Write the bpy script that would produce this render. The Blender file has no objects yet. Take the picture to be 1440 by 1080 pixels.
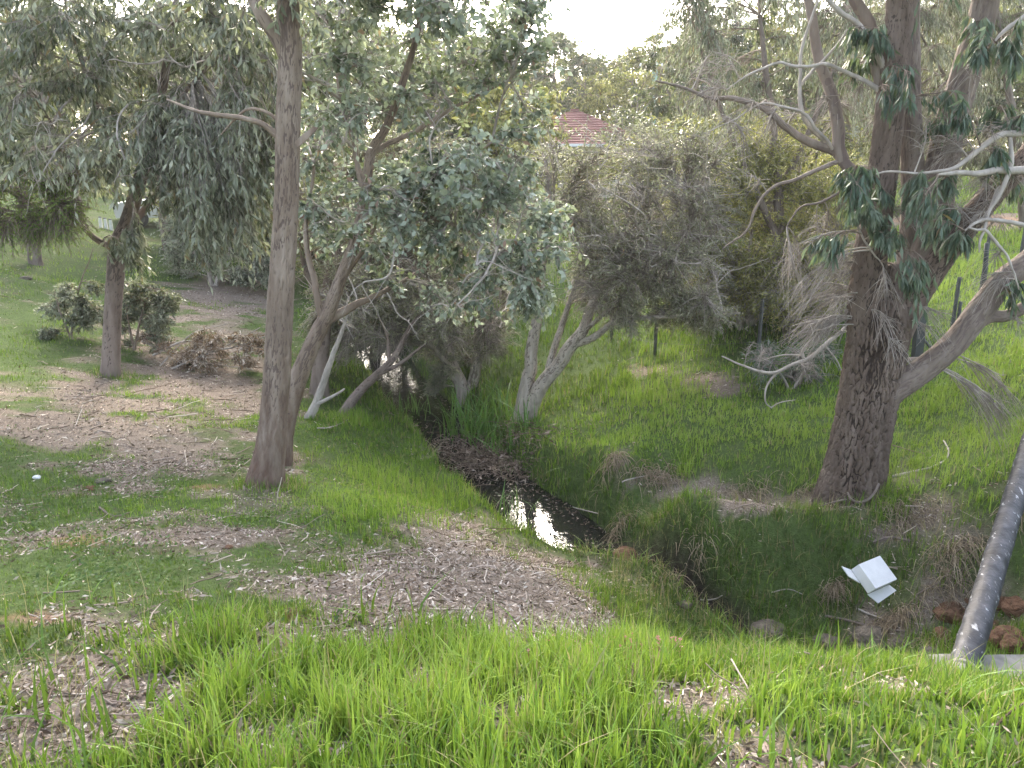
import bpy, math
import numpy as np
from mathutils import Vector, Matrix

R = math.radians
rng = np.random.default_rng(11)
scene = bpy.context.scene
COL = scene.collection

# ------------------------------------------------------------------ camera
EYE = np.array([0.0, 0.0, 4.0])
PITCH = R(15.0)
FPX = 1082.0
cam_data = bpy.data.cameras.new('camera')
cam = bpy.data.objects.new('camera', cam_data)
COL.objects.link(cam)
cam.location = EYE
cam.rotation_euler = (R(90) - PITCH, 0, 0)
cam_data.sensor_fit = 'HORIZONTAL'
cam_data.sensor_width = 36.0
cam_data.lens = 36.0 * FPX / 1440.0
cam_data.clip_start = 0.05
cam_data.clip_end = 3000
scene.camera = cam

# ------------------------------------------------------------------ sky, sun, exposure
HAZE = 0.0007
SUN_EL, SUN_AZ = R(31), R(-6)          # azimuth: clockwise from +Y (the view direction)
world = bpy.data.worlds.new('World')
scene.world = world
world.use_nodes = True
wn = world.node_tree
bg = wn.nodes['Background']
sky = wn.nodes.new('ShaderNodeTexSky')
sky.sky_type = 'NISHITA'
sky.sun_disc = False
sky.sun_elevation = SUN_EL
sky.sun_rotation = SUN_AZ
sky.air_density = 1.0
sky.dust_density = 4.0
sky.ozone_density = 1.0
hs = wn.nodes.new('ShaderNodeHueSaturation')      # thin high cloud: a paler sky than a clear one
hs.inputs['Saturation'].default_value = 0.62
wn.links.new(sky.outputs[0], hs.inputs['Color'])
wn.links.new(hs.outputs[0], bg.inputs[0])
bg.inputs[1].default_value = 0.15
sun_d = bpy.data.lights.new('sun', 'SUN')
sun_d.energy = 1.3
sun_d.angle = R(26)
sun_d.color = (1.0, 0.91, 0.76)
sun = bpy.data.objects.new('sun', sun_d)
COL.objects.link(sun)
sd = Vector((math.sin(SUN_AZ) * math.cos(SUN_EL), math.cos(SUN_AZ) * math.cos(SUN_EL), math.sin(SUN_EL)))
sun.rotation_euler = sd.to_track_quat('Z', 'Y').to_euler()
scene.view_settings.view_transform = 'Standard'
scene.view_settings.look = 'None'
scene.view_settings.gamma = 1
scene.view_settings.use_curve_mapping = False
scene.view_settings.exposure = 2.75
scene.cycles.max_bounces = 8
scene.cycles.transparent_max_bounces = 8
scene.cycles.use_denoising = True

# ------------------------------------------------------------------ geometry helpers
CP, SP = math.cos(PITCH), math.sin(PITCH)

def P(px, py, Y):
    """point seen at photo pixel (px,py) at ground distance Y in front of the camera"""
    u = (px - 720) / FPX; v = (py - 540) / FPX
    fwd = CP - v * SP; up = -SP - v * CP
    t = Y / fwd
    return np.array([u * t, Y, EYE[2] + up * t])

def PZ(px, py, z):
    u = (px - 720) / FPX; v = (py - 540) / FPX
    fwd = CP - v * SP; up = -SP - v * CP
    t = (z - EYE[2]) / up
    return np.array([u * t, fwd * t, z])

def proj(p):
    p = np.asarray(p, float)
    d = p - EYE
    zc = d[..., 1] * CP - d[..., 2] * SP
    yc = d[..., 1] * SP + d[..., 2] * CP
    zc = np.where(zc < 0.2, 0.2, zc)
    return 720 + FPX * d[..., 0] / zc, 540 - FPX * yc / zc

def _h(ix, iy, iz, seed):
    n = (ix * 374761393 + iy * 668265263 + iz * 2147483647 + seed * 144269504) & 0xFFFFFFFF
    n = ((n ^ (n >> 13)) * 1274126177) & 0xFFFFFFFF
    n = n ^ (n >> 16)
    return (n & 0xFFFFFF) / float(0xFFFFFF)

def vnoise(x, y, z=None, seed=0):
    x = np.asarray(x, float); y = np.asarray(y, float)
    z = np.zeros_like(x) if z is None else np.asarray(z, float)
    ix = np.floor(x).astype(np.int64); iy = np.floor(y).astype(np.int64); iz = np.floor(z).astype(np.int64)
    fx = x - ix; fy = y - iy; fz = z - iz
    fx = fx * fx * (3 - 2 * fx); fy = fy * fy * (3 - 2 * fy); fz = fz * fz * (3 - 2 * fz)
    r = 0
    for a in (0, 1):
        for b in (0, 1):
            for c in (0, 1):
                w = (fx if a else 1 - fx) * (fy if b else 1 - fy) * (fz if c else 1 - fz)
                r = r + w * _h(ix + a, iy + b, iz + c, seed)
    return r

def fbm(x, y, z=None, seed=0, octv=4):
    r = 0; a = 0.5; f = 1.0; s = 0
    for o in range(octv):
        r = r + a * vnoise(x * f, y * f, None if z is None else z * f, seed + o * 17); s += a
        a *= 0.5; f *= 2.03
    return r / s

def unit(v):
    return v / np.maximum(np.linalg.norm(v, axis=-1, keepdims=True), 1e-9)

def sstep(a, b, x):
    t = np.clip((x - a) / (b - a), 0, 1)
    return t * t * (3 - 2 * t)

class Acc:
    """collects geometry, built as ONE mesh object"""
    def __init__(s):
        s.v = []; s.q = []; s.t = []; s.r = []; s.d = []; s.n = 0
    def add(s, verts, quads=None, tris=None, rnd=0.5, dry=0.0):
        verts = np.asarray(verts, float).reshape(-1, 3)
        if quads is not None and len(quads): s.q.append(np.asarray(quads, np.int64) + s.n)
        if tris is not None and len(tris): s.t.append(np.asarray(tris, np.int64) + s.n)
        s.v.append(verts)
        s.r.append(np.broadcast_to(np.asarray(rnd, float), (len(verts),)))
        s.d.append(np.broadcast_to(np.asarray(dry, float), (len(verts),)))
        s.n += len(verts)
    def mesh(s, name, origin=(0, 0, 0), smooth=True):
        me = bpy.data.meshes.new(name)
        v = np.concatenate(s.v) - np.asarray(origin, float) if s.v else np.zeros((0, 3))
        q = np.concatenate(s.q) if s.q else np.zeros((0, 4), np.int64)
        t = np.concatenate(s.t) if s.t else np.zeros((0, 3), np.int64)
        me.vertices.add(len(v)); me.vertices.foreach_set('co', v.astype(np.float32).ravel())
        loops = np.concatenate([q.ravel(), t.ravel()]).astype(np.int32)
        me.loops.add(len(loops)); me.loops.foreach_set('vertex_index', loops)
        tot = np.concatenate([np.full(len(q), 4), np.full(len(t), 3)]).astype(np.int32)
        st = np.concatenate([[0], np.cumsum(tot)[:-1]]).astype(np.int32) if len(tot) else tot
        me.polygons.add(len(tot))
        me.polygons.foreach_set('loop_start', st)
        try: me.polygons.foreach_set('loop_total', tot)
        except Exception: pass
        me.polygons.foreach_set('use_smooth', np.full(len(tot), smooth))
        for nm, arr in (('rnd', s.r), ('dry', s.d)):
            at = me.attributes.new(nm, 'FLOAT', 'POINT')
            at.data.foreach_set('value', np.concatenate(arr).astype(np.float32))
        me.update(calc_edges=True)
        me.validate()
        return me
    def build(s, name, mat, parent=None, smooth=True, **props):
        org = tuple(parent['_o']) if parent is not None and '_o' in parent else (0, 0, 0)
        me = s.mesh(name, org, smooth)
        me.materials.append(mat)
        o = bpy.data.objects.new(name, me)
        COL.objects.link(o)
        if parent is not None: o.parent = parent
        for k, x in props.items(): o[k] = x
        return o

def thing(name, label, cat, loc, group=None):
    o = bpy.data.objects.new(name, None)
    COL.objects.link(o)
    o.location = loc
    o.empty_display_size = 0.2
    o['_o'] = tuple(float(c) for c in loc)
    o['label'] = label; o['category'] = cat
    if group: o['group'] = group
    return o

def tubes(acc, paths, radii, sides=3, rnd=0.5, cap=False):
    """paths (N,K,3), radii (N,K)"""
    paths = np.asarray(paths, float); radii = np.asarray(radii, float)
    N, K, _ = paths.shape
    if N == 0: return
    tan = unit(np.gradient(paths, axis=1))
    overall = unit(paths[:, -1] - paths[:, 0])
    ref = np.where(np.abs(overall[:, 2:3]) > 0.8, np.array([[1.0, 0.2, 0.1]]), np.array([[0.1, 0.15, 1.0]]))
    ref = np.broadcast_to(ref[:, None, :], paths.shape)
    n1 = unit(np.cross(tan, ref)); n2 = np.cross(tan, n1)
    a = np.arange(sides) * 2 * math.pi / sides
    ring = paths[:, :, None, :] + radii[:, :, None, None] * (n1[:, :, None, :] * np.cos(a)[None, None, :, None] + n2[:, :, None, :] * np.sin(a)[None, None, :, None])
    base = (np.arange(N) * K * sides)[:, None, None] + (np.arange(K - 1) * sides)[None, :, None]
    j = np.arange(sides)[None, None, :]; j2 = (j + 1) % sides
    q = np.stack([base + j, base + j2, base + sides + j2, base + sides + j], -1).reshape(-1, 4)
    r = np.asarray(rnd, float)
    r = np.repeat(r, K * sides) if r.ndim == 1 and len(r) == N else r
    acc.add(ring.reshape(-1, 3), quads=q, rnd=r)

def catmull(pts, n):
    pts = np.asarray(pts, float)
    p = np.vstack([2 * pts[0] - pts[1], pts, 2 * pts[-1] - pts[-2]])
    seg = np.linalg.norm(np.diff(pts[:, :3], axis=0), axis=1)
    cum = np.concatenate([[0], np.cumsum(seg)])
    s = np.linspace(0, cum[-1], n)
    i = np.clip(np.searchsorted(cum, s, side='right') - 1, 0, len(pts) - 2)
    t = ((s - cum[i]) / np.maximum(seg[i], 1e-9))[:, None]
    p0, p1, p2, p3 = p[i], p[i + 1], p[i + 2], p[i + 3]
    return 0.5 * (2 * p1 + (p2 - p0) * t + (2 * p0 - 5 * p1 + 4 * p2 - p3) * t ** 2 + (3 * p1 - p0 - 3 * p2 + p3) * t ** 3)

def bark_cells(A, L, ncell, ch, seed):
    """distance to the cracks between bark plates, and a random number for each plate"""
    gx = A / (2 * math.pi) * ncell; gy = L / ch
    gx = gx + 2.4 * (fbm(np.cos(A) * 5, np.sin(A) * 5, L * 6, seed + 1, 3) - .5)
    gy = gy + 1.6 * (fbm(np.cos(A) * 6, np.sin(A) * 6, L * 4, seed + 11, 3) - .5)
    ix = np.floor(gx).astype(np.int64); iy = np.floor(gy).astype(np.int64)
    f1 = np.full(A.shape, 9.0); f2 = np.full(A.shape, 9.0); cid = np.zeros(A.shape)
    for dx in (-1, 0, 1):
        for dy in (-1, 0, 1):
            cx, cy = ix + dx, iy + dy
            w = np.mod(cx, ncell); zz = np.zeros_like(w)
            px = cx + .15 + .7 * _h(w, cy, zz, seed + 2); py = cy + .05 + .9 * _h(w, cy, zz, seed + 3)
            d = np.hypot(gx - px, gy - py); c = _h(w, cy, zz, seed + 4)
            n1 = d < f1
            f2 = np.where(n1, f1, np.minimum(f2, d)); cid = np.where(n1, c, cid); f1 = np.where(n1, d, f1)
    return f2 - f1, cid

def limb(acc, pts, n=40, sides=14, ridge=0.0, kth=3.0, kz=2.0, seed=0, flare=0.0, wob=0.0, plates=None):
    """one tapering stem; pts rows are x,y,z,r. ridge: depth of the bark relief in metres"""
    c = catmull(pts, n)
    path, rad = c[:, :3], np.maximum(c[:, 3], 0.002)
    if wob:
        s = np.linspace(0, 1, n) * np.linalg.norm(path[-1] - path[0])
        for k in range(3):
            path[:, k] += wob * (fbm(s * 2.2, s * 0 + k * 9.1, seed=seed) - 0.5) * np.minimum(1, np.arange(n) / 4)
    tan = unit(np.gradient(path, axis=0))
    ov = unit(path[-1] - path[0])
    ref = np.array([1.0, 0.15, 0.1]) if abs(ov[2]) > 0.75 else np.array([0.1, 0.2, 1.0])
    n1 = unit(np.cross(tan, ref)); n2 = np.cross(tan, n1)
    a = np.arange(sides) * 2 * math.pi / sides
    ln = np.concatenate([[0], np.cumsum(np.linalg.norm(np.diff(path, axis=0), axis=1))])
    rr = np.repeat(rad[:, None], sides, 1)
    A = np.broadcast_to(a, rr.shape); L = np.broadcast_to(ln[:, None], rr.shape)
    rr = rr * (0.93 + 0.14 * fbm(np.cos(A) * 1.2, np.sin(A) * 1.2 + 7, L * 1.6, seed + 3, 2))
    if flare:
        rr = rr * (1 + flare * np.exp(-L / 0.22) * (0.5 + 0.9 * fbm(np.cos(A) * 2, np.sin(A) * 2, L * 0, seed + 9, 2)))
    cid = np.full(rr.shape, 0.5)
    if plates:
        crack, cid = bark_cells(A, L, plates[0], plates[1], seed + 50)
        c2, cid2 = bark_cells(A, L, int(plates[0] * 2.3), plates[1] * .5, seed + 70)
        f3 = fbm(np.cos(A) * kth * 4, np.sin(A) * kth * 4, L * kz * 5, seed + 8, 3)
        rr = rr + ridge * (.35 - np.exp(-crack / .16) + .35 * (cid - .5) - .3 * np.exp(-c2 / .16) + .5 * (f3 - .5))
        cid = .6 * cid + .4 * cid2
    elif ridge:
        w = 0.55 * fbm(np.cos(A) * 2, np.sin(A) * 2, L * 3, seed + 31, 2)
        f1 = 1 - np.abs(2 * vnoise(np.cos(A) * kth + w, np.sin(A) * kth + w, L * kz, seed + 5) - 1)
        f2 = 1 - np.abs(2 * vnoise(np.cos(A) * kth * 2.1, np.sin(A) * kth * 2.1 + w, L * kz * 2.4, seed + 6) - 1)
        f3 = fbm(np.cos(A) * kth * 4, np.sin(A) * kth * 4, L * kz * 5, seed + 8, 2)
        g = np.maximum(f1 ** 5, 0.7 * f2 ** 6)
        rr = rr + ridge * (0.45 - g + 0.5 * (f3 - 0.5))
    ring = path[:, None, :] + rr[:, :, None] * (n1[:, None, :] * np.cos(a)[None, :, None] + n2[:, None, :] * np.sin(a)[None, :, None])
    i = (np.arange(n - 1) * sides)[:, None]; j = np.arange(sides)[None, :]; j2 = (j + 1) % sides
    q = np.stack([i + j, i + j2, i + sides + j2, i + sides + j], -1).reshape(-1, 4)
    v = ring.reshape(-1, 3)
    dep = ((rr - rad[:, None]) / max(ridge, 1e-3) if ridge else rr * 0).reshape(-1)
    tip = len(v)
    v = np.vstack([v, path[-1] + tan[-1] * rad[-1] * 0.3])
    tr = np.stack([(n - 1) * sides + np.arange(sides), (n - 1) * sides + (np.arange(sides) + 1) % sides, np.full(sides, tip)], -1)
    acc.add(v, quads=q, tris=tr, rnd=np.concatenate([np.clip(0.5 + 0.5 * dep, 0, 1), [0.5]]), dry=np.concatenate([cid.reshape(-1), [0.5]]))
    return path

def leaves(acc, pos, d, L, W, rnd, dry=0.0, fold=0.12, mid=0.42):
    """kite shaped folded leaves: base, side, tip, side"""
    N = len(pos)
    if N == 0: return
    d = unit(d)
    rv = rng.normal(size=(N, 3))
    s = unit(np.cross(d, rv)); nrm = np.cross(d, s)
    L = np.broadcast_to(L, (N,))[:, None]; W = np.broadcast_to(W, (N,))[:, None]
    bend = nrm * L * rng.uniform(-0.22, 0.22, (N, 1))
    v = np.stack([pos, pos + d * L * mid + s * W / 2 + nrm * W * fold, pos + d * L + bend, pos + d * L * mid - s * W / 2 + nrm * W * fold], 1)
    q = np.arange(N * 4).reshape(N, 4)
    acc.add(v.reshape(-1, 3), quads=q, rnd=np.repeat(np.broadcast_to(rnd, (N,)), 4), dry=np.repeat(np.broadcast_to(dry, (N,)), 4))

def rand_ell(n, bias=0.45):
    v = unit(rng.normal(size=(n, 3)))
    return v * (rng.uniform(0, 1, (n, 1)) ** bias)

def crown(tw, lf, clumps, skel, ntw=22, nlf=12, L=(0.07, 0.11), W=0.28, droop=0.8, dirn=0.6, br=(0.012, 0.004), twr=0.0025, keep=None, twd=0.15, fold=0.12, drychance=0.02):
    """clumps rows x,y,z,rx,ry,rz; every clump gets a branch from the nearest limb, twigs, and leaves along the twigs"""
    skel = np.asarray(skel, float)
    hero = []
    for c in np.asarray(clumps, float):
        ctr = c[:3]; rad = c[3:6]
        dd = np.linalg.norm(skel - ctr, axis=1) + np.maximum(0, skel[:, 2] - ctr[2]) * 0.3
        st = skel[np.argmin(dd)]
        ln = np.linalg.norm(ctr - st)
        t = np.linspace(0, 1, 8)[:, None]
        mid = (st + ctr) / 2 + np.array([0, 0, 0.18 * ln]) + rng.normal(size=3) * 0.08 * ln
        path = (1 - t) ** 2 * st + 2 * t * (1 - t) * mid + t ** 2 * ctr + rng.normal(size=(8, 3)) * 0.012 * ln * t
        r0 = br[0] * (0.6 + 0.5 * ln)
        tubes(tw, path[None], np.linspace(r0, br[1], 8)[None], 5, rnd=0.5)
        k = rng.uniform(0.25, 1, ntw)
        idx = k * 7; i0 = np.minimum(idx.astype(int), 6); f = (idx - i0)[:, None]
        s0 = path[i0] * (1 - f) + path[i0 + 1] * f
        end = ctr + rand_ell(ntw) * rad
        end[:, 2] -= twd * np.linalg.norm(end - s0, axis=1) * droop
        tt = np.linspace(0, 1, 5)[None, :, None]
        m2 = (s0 + end) / 2; m2[:, 2] += 0.15 * np.linalg.norm(end - s0, axis=1)
        m2 += rng.normal(size=m2.shape) * 0.06 * np.linalg.norm(end - s0, axis=1, keepdims=True)
        tp = (1 - tt) ** 2 * s0[:, None] + 2 * tt * (1 - tt) * m2[:, None] + tt ** 2 * end[:, None]
        tubes(tw, tp, np.broadcast_to(np.linspace(twr * 1.6, twr * 0.5, 5), (ntw, 5)), 3, rnd=rng.uniform(0, 1, ntw))
        if nlf == 0: continue
        kk = rng.uniform(0.2, 1.0, (ntw, nlf)) ** 0.8 * 4
        i0 = np.minimum(kk.astype(int), 3); f = (kk - i0)[..., None]
        ar = np.arange(ntw)[:, None]
        lp = (tp[ar, i0] * (1 - f) + tp[ar, i0 + 1] * f).reshape(-1, 3)
        td = unit(np.repeat((tp[:, -1] - tp[:, 0])[:, None], nlf, 1).reshape(-1, 3))
        n = len(lp)
        d = unit(rng.normal(size=(n, 3))) * dirn + td * 0.35 + np.array([0, 0, -1.0]) * droop * rng.uniform(0.4, 1.2, (n, 1))
        LL = rng.uniform(L[0], L[1], n)
        rn = np.clip(0.5 + 0.18 * rng.normal() + 0.3 * rng.normal(size=n), 0, 1)  # random leaf tone, spread wider to put leaf highlights into the colour
        dr = (rng.uniform(size=n) < drychance) * rng.uniform(0.5, 1, n)
        if keep is not None:
            hero.append(np.column_stack([lp, unit(d), LL, LL * W, rn]))
        else:
            leaves(lf, lp, d, LL, LL * W, rn, dr, fold=fold)
    if keep is not None:
        H = np.concatenate(hero)
        px, py = proj(H[:, :3])
        inside = (px > -10) & (px < 1450) & (py > -10) & (py < 1090)
        dist = np.linalg.norm(H[:, :3] - EYE, axis=1) - 4 * H[:, 6] + 100 * (~inside)
        o = np.argsort(dist)
        big, rest = H[o[:keep]], H[o[keep:]]
        leaves(lf, rest[:, :3], rest[:, 3:6], rest[:, 6], rest[:, 7], rest[:, 8], (rng.uniform(size=len(rest)) < drychance) * 0.8, fold=fold)
        return big
    return None

def leaf_mesh(name, wid, mat, round_=False, curl=0.1):
    """one leaf of length 1 along +X, pointed, folded on its midrib"""
    xs = np.array([0, 0.12, 0.35, 0.6, 0.82, 1.0])
    ws = np.array([0.04, 0.55, 1.0, 0.95, 0.5, 0.0]) if round_ else np.array([0.03, 0.6, 1.0, 0.8, 0.4, 0.0])
    z = -curl * xs ** 2
    a = Acc(); v = []
    for x, w, zz in zip(xs, ws, z):
        v += [(x, -w * wid / 2, zz + 0.12 * w * wid), (x, 0, zz), (x, w * wid / 2, zz + 0.12 * w * wid)]
    q = []
    for i in range(5):
        for j in (0, 1):
            q.append((i * 3 + j, i * 3 + j + 1, i * 3 + 4 + j, i * 3 + 3 + j))
    a.add(v, quads=q)
    me = a.mesh(name); me.materials.append(mat)
    return me

def place_leaves(big, meshes, parent, name='leaf'):
    o0 = np.array(parent['_o'])
    for row in big:
        p = row[:3] - o0; d = Vector(row[3:6])
        s = d.cross(Vector(rng.normal(size=3))).normalized(); n = d.cross(s)
        M = Matrix((d, s, n)).transposed().to_4x4()
        ob = bpy.data.objects.new(name, meshes[int(rng.integers(len(meshes)))])
        ob.matrix_local = Matrix.Translation(p) @ M @ Matrix.Scale(row[6], 4)
        COL.objects.link(ob); ob.parent = parent

# ------------------------------------------------------------------ materials
def mat_new(name):
    m = bpy.data.materials.new(name); m.use_nodes = True
    nt = m.node_tree
    b = nt.nodes['Principled BSDF']
    b.inputs['Roughness'].default_value = 0.85
    b.inputs['Specular IOR Level'].default_value = 0.25
    return m, nt, b

def ramp(nt, fac, stops):
    r = nt.nodes.new('ShaderNodeValToRGB')
    el = r.color_ramp.elements
    while len(el) < len(stops): el.new(0.5)
    for e, (p, c) in zip(el, stops):
        e.position = p; e.color = (*c, 1)
    nt.links.new(fac, r.inputs[0])
    return r.outputs[0]

def attr(nt, name):
    a = nt.nodes.new('ShaderNodeAttribute'); a.attribute_name = name
    return a.outputs['Fac']

def mix(nt, fac, a, b):
    m = nt.nodes.new('ShaderNodeMix'); m.data_type = 'RGBA'
    for s, x in ((m.inputs[0], fac), (m.inputs[6], a), (m.inputs[7], b)):
        if isinstance(x, (int, float)): s.default_value = x
        elif isinstance(x, tuple): s.default_value = (*x, 1)
        else: nt.links.new(x, s)
    return m.outputs[2]

def math_(nt, op, a, b):
    m = nt.nodes.new('ShaderNodeMath'); m.operation = op
    for s, x in ((m.inputs[0], a), (m.inputs[1], b)):
        if isinstance(x, (int, float)): s.default_value = x
        else: nt.links.new(x, s)
    return m.outputs[0]

def noise(nt, scale, detail=5, stretch=None, coord='Object', rough=0.6):
    tc = nt.nodes.new('ShaderNodeTexCoord')
    n = nt.nodes.new('ShaderNodeTexNoise')
    n.inputs['Scale'].default_value = scale; n.inputs['Detail'].default_value = detail
    n.inputs['Roughness'].default_value = rough
    if stretch:
        mp = nt.nodes.new('ShaderNodeMapping'); mp.inputs['Scale'].default_value = stretch
        nt.links.new(tc.outputs[coord], mp.inputs[0]); nt.links.new(mp.outputs[0], n.inputs['Vector'])
    else: nt.links.new(tc.outputs[coord], n.inputs['Vector'])
    return n.outputs['Fac']

def bump(nt, b, h, strength=0.5, dist=0.02):
    bp = nt.nodes.new('ShaderNodeBump'); bp.inputs['Strength'].default_value = strength; bp.inputs['Distance'].default_value = dist
    nt.links.new(h, bp.inputs['Height']); nt.links.new(bp.outputs[0], b.inputs['Normal'])

def leaf_mat(name, stops, dry=(0.22, 0.13, 0.07), transl=0.35, rough=0.45, spec=0.4):
    m, nt, b = mat_new(name)
    col = ramp(nt, attr(nt, 'rnd'), stops)
    col = mix(nt, attr(nt, 'dry'), col, dry)
    nt.links.new(col, b.inputs['Base Color'])
    b.inputs['Roughness'].default_value = rough; b.inputs['Specular IOR Level'].default_value = spec
    tr = nt.nodes.new('ShaderNodeBsdfTranslucent')
    nt.links.new(mix(nt, 0.5, col, (0.16, 0.2, 0.03)), tr.inputs[0])
    ms = nt.nodes.new('ShaderNodeMixShader'); ms.inputs[0].default_value = transl
    nt.links.new(b.outputs[0], ms.inputs[1]); nt.links.new(tr.outputs[0], ms.inputs[2])
    nt.links.new(ms.outputs[0], nt.nodes['Material Output'].inputs[0])
    return m

def bark_mat(name, cols, groove, scale=9, stretch=(1, 1, 0.18), bstr=0.6, low=None, low_h=(0.0, 0.8)):
    m, nt, b = mat_new(name)
    n1 = noise(nt, scale, 6, stretch); n2 = noise(nt, scale * 5, 4, stretch)
    col = ramp(nt, n1, [(0.28, cols[0]), (0.5, cols[1]), (0.72, cols[2])])
    if low:
        tc = nt.nodes.new('ShaderNodeTexCoord'); sx = nt.nodes.new('ShaderNodeSeparateXYZ')
        nt.links.new(tc.outputs['Object'], sx.inputs[0])
        mr = nt.nodes.new('ShaderNodeMapRange')
        nt.links.new(math_(nt, 'ADD', sx.outputs[2], math_(nt, 'MULTIPLY', math_(nt, 'SUBTRACT', n1, 0.5), 2.0)), mr.inputs[0])
        mr.inputs[1].default_value, mr.inputs[2].default_value = low_h
        mr.inputs[3].default_value, mr.inputs[4].default_value = 1, 0
        col = mix(nt, mr.outputs[0], col, ramp(nt, n2, [(0.3, tuple(c * 0.6 for c in low)), (0.7, low)]))
    col = mix(nt, math_(nt, 'MULTIPLY', attr(nt, 'dry'), 0.42), col, cols[2])
    gv = math_(nt, 'LESS_THAN', attr(nt, 'rnd'), 0.36)
    col = mix(nt, math_(nt, 'MULTIPLY', gv, 0.75), col, groove)
    nt.links.new(col, b.inputs['Base Color'])
    bump(nt, b, math_(nt, 'ADD', n1, n2), bstr, 0.015)
    b.inputs['Roughness'].default_value = 0.9
    return m

M = {}
M['leaf_long'] = leaf_mat('leaf_grey_green', [(0.0, (0.07, 0.08, 0.052)), (0.5, (0.215, 0.23, 0.165)), (1.0, (0.43, 0.44, 0.33))])
M['leaf_round'] = leaf_mat('leaf_blue_green', [(0.0, (0.08, 0.10, 0.07)), (0.5, (0.22, 0.255, 0.195)), (1.0, (0.45, 0.49, 0.40))], dry=(0.3, 0.16, 0.13))
M['leaf_dark'] = leaf_mat('leaf_dark_green', [(0.0, (0.035, 0.06, 0.04)), (0.5, (0.085, 0.13, 0.09)), (1.0, (0.18, 0.225, 0.16))])
M['leaf_fine'] = leaf_mat('leaf_fine_grey', [(0.0, (0.10, 0.105, 0.06)), (0.5, (0.25, 0.25, 0.165)), (1.0, (0.46, 0.44, 0.32))])
M['leaf_olive'] = leaf_mat('leaf_olive', [(0.0, (0.10, 0.11, 0.03)), (0.5, (0.27, 0.265, 0.08)), (1.0, (0.52, 0.47, 0.16))])
M['leaf_green'] = leaf_mat('leaf_soft_green', [(0.0, (0.05, 0.09, 0.015)), (0.5, (0.13, 0.21, 0.04)), (1.0, (0.25, 0.33, 0.08))])
M['leaf_far'] = leaf_mat('leaf_far_gum', [(0.0, (0.06, 0.07, 0.03)), (0.5, (0.14, 0.14, 0.06)), (1.0, (0.28, 0.24, 0.10))], transl=0.5)  # sunlit yellow of the treetops is partly put into this leaf colour
M['leaf_farg'] = leaf_mat('leaf_far_grey', [(0.0, (0.05, 0.06, 0.04)), (0.5, (0.11, 0.125, 0.085)), (1.0, (0.2, 0.2, 0.14))], transl=0.4)
M['grass'] = leaf_mat('grass_blade', [(0.0, (0.035, 0.075, 0.010)), (0.35, (0.085, 0.175, 0.016)), (0.65, (0.175, 0.30, 0.028)), (1.0, (0.31, 0.42, 0.07))], dry=(0.36, 0.27, 0.16), transl=0.4, rough=0.5)
M['weeds'] = leaf_mat('weed_leaf', [(0.0, (0.03, 0.065, 0.015)), (0.5, (0.07, 0.135, 0.03)), (1.0, (0.13, 0.2, 0.05))], transl=0.3, rough=0.55)
M['reed'] = leaf_mat('reed_leaf', [(0.0, (0.05, 0.12, 0.02)), (0.6, (0.11, 0.23, 0.045)), (1.0, (0.19, 0.32, 0.08))], dry=(0.3, 0.24, 0.13), transl=0.35)
M['litter'] = leaf_mat('leaf_litter', [(0.0, (0.08, 0.052, 0.037)), (0.35, (0.23, 0.175, 0.137)), (0.7, (0.42, 0.345, 0.285)), (1.0, (0.64, 0.56, 0.48))], transl=0.1, rough=0.8, spec=0.2)
M['drygrass'] = leaf_mat('dry_grass', [(0.0, (0.16, 0.115, 0.075)), (0.5, (0.30, 0.225, 0.15)), (1.0, (0.48, 0.39, 0.27))], transl=0.25, rough=0.7)
M['flower'] = leaf_mat('pink_petal', [(0.0, (0.55, 0.12, 0.2)), (1.0, (0.7, 0.3, 0.38))], transl=0.3)
M['twig_grey'] = bark_mat('twig_grey', [(0.15, 0.125, 0.105), (0.27, 0.235, 0.20), (0.42, 0.375, 0.33)], (0.18, 0.15, 0.13), 12, bstr=0.1)
M['twig_brown'] = bark_mat('twig_brown', [(0.10, 0.075, 0.06), (0.17, 0.13, 0.10), (0.26, 0.21, 0.17)], (0.14, 0.11, 0.09), 12, bstr=0.1)
M['bark_left'] = bark_mat('bark_left_gum', [(0.095, 0.066, 0.047), (0.17, 0.126, 0.096), (0.27, 0.218, 0.176)], (0.09, 0.065, 0.055), 10, low=(0.11, 0.058, 0.038), low_h=(0.15, 0.9))
M['bark_small'] = bark_mat('bark_small_gum', [(0.10, 0.075, 0.06), (0.17, 0.13, 0.11), (0.25, 0.20, 0.17)], (0.06, 0.045, 0.04), 10)
M['bark_big'] = bark_mat('bark_big_gum', [(0.052, 0.036, 0.027), (0.095, 0.068, 0.053), (0.185, 0.143, 0.117)], (0.03, 0.021, 0.017), 8)
M['bark_limb'] = bark_mat('bark_big_limb', [(0.095, 0.072, 0.058), (0.155, 0.122, 0.10), (0.24, 0.198, 0.168)], (0.12, 0.09, 0.08), 9, bstr=0.4)
M['bark_pale'] = bark_mat('bark_paper', [(0.17, 0.14, 0.11), (0.29, 0.25, 0.205), (0.44, 0.39, 0.33)], (0.10, 0.08, 0.06), 12)
M['bark_dead'] = bark_mat('bark_bleached', [(0.17, 0.145, 0.122), (0.29, 0.255, 0.222), (0.44, 0.395, 0.35)], (0.3, 0.27, 0.24), 14, bstr=0.2)

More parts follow.
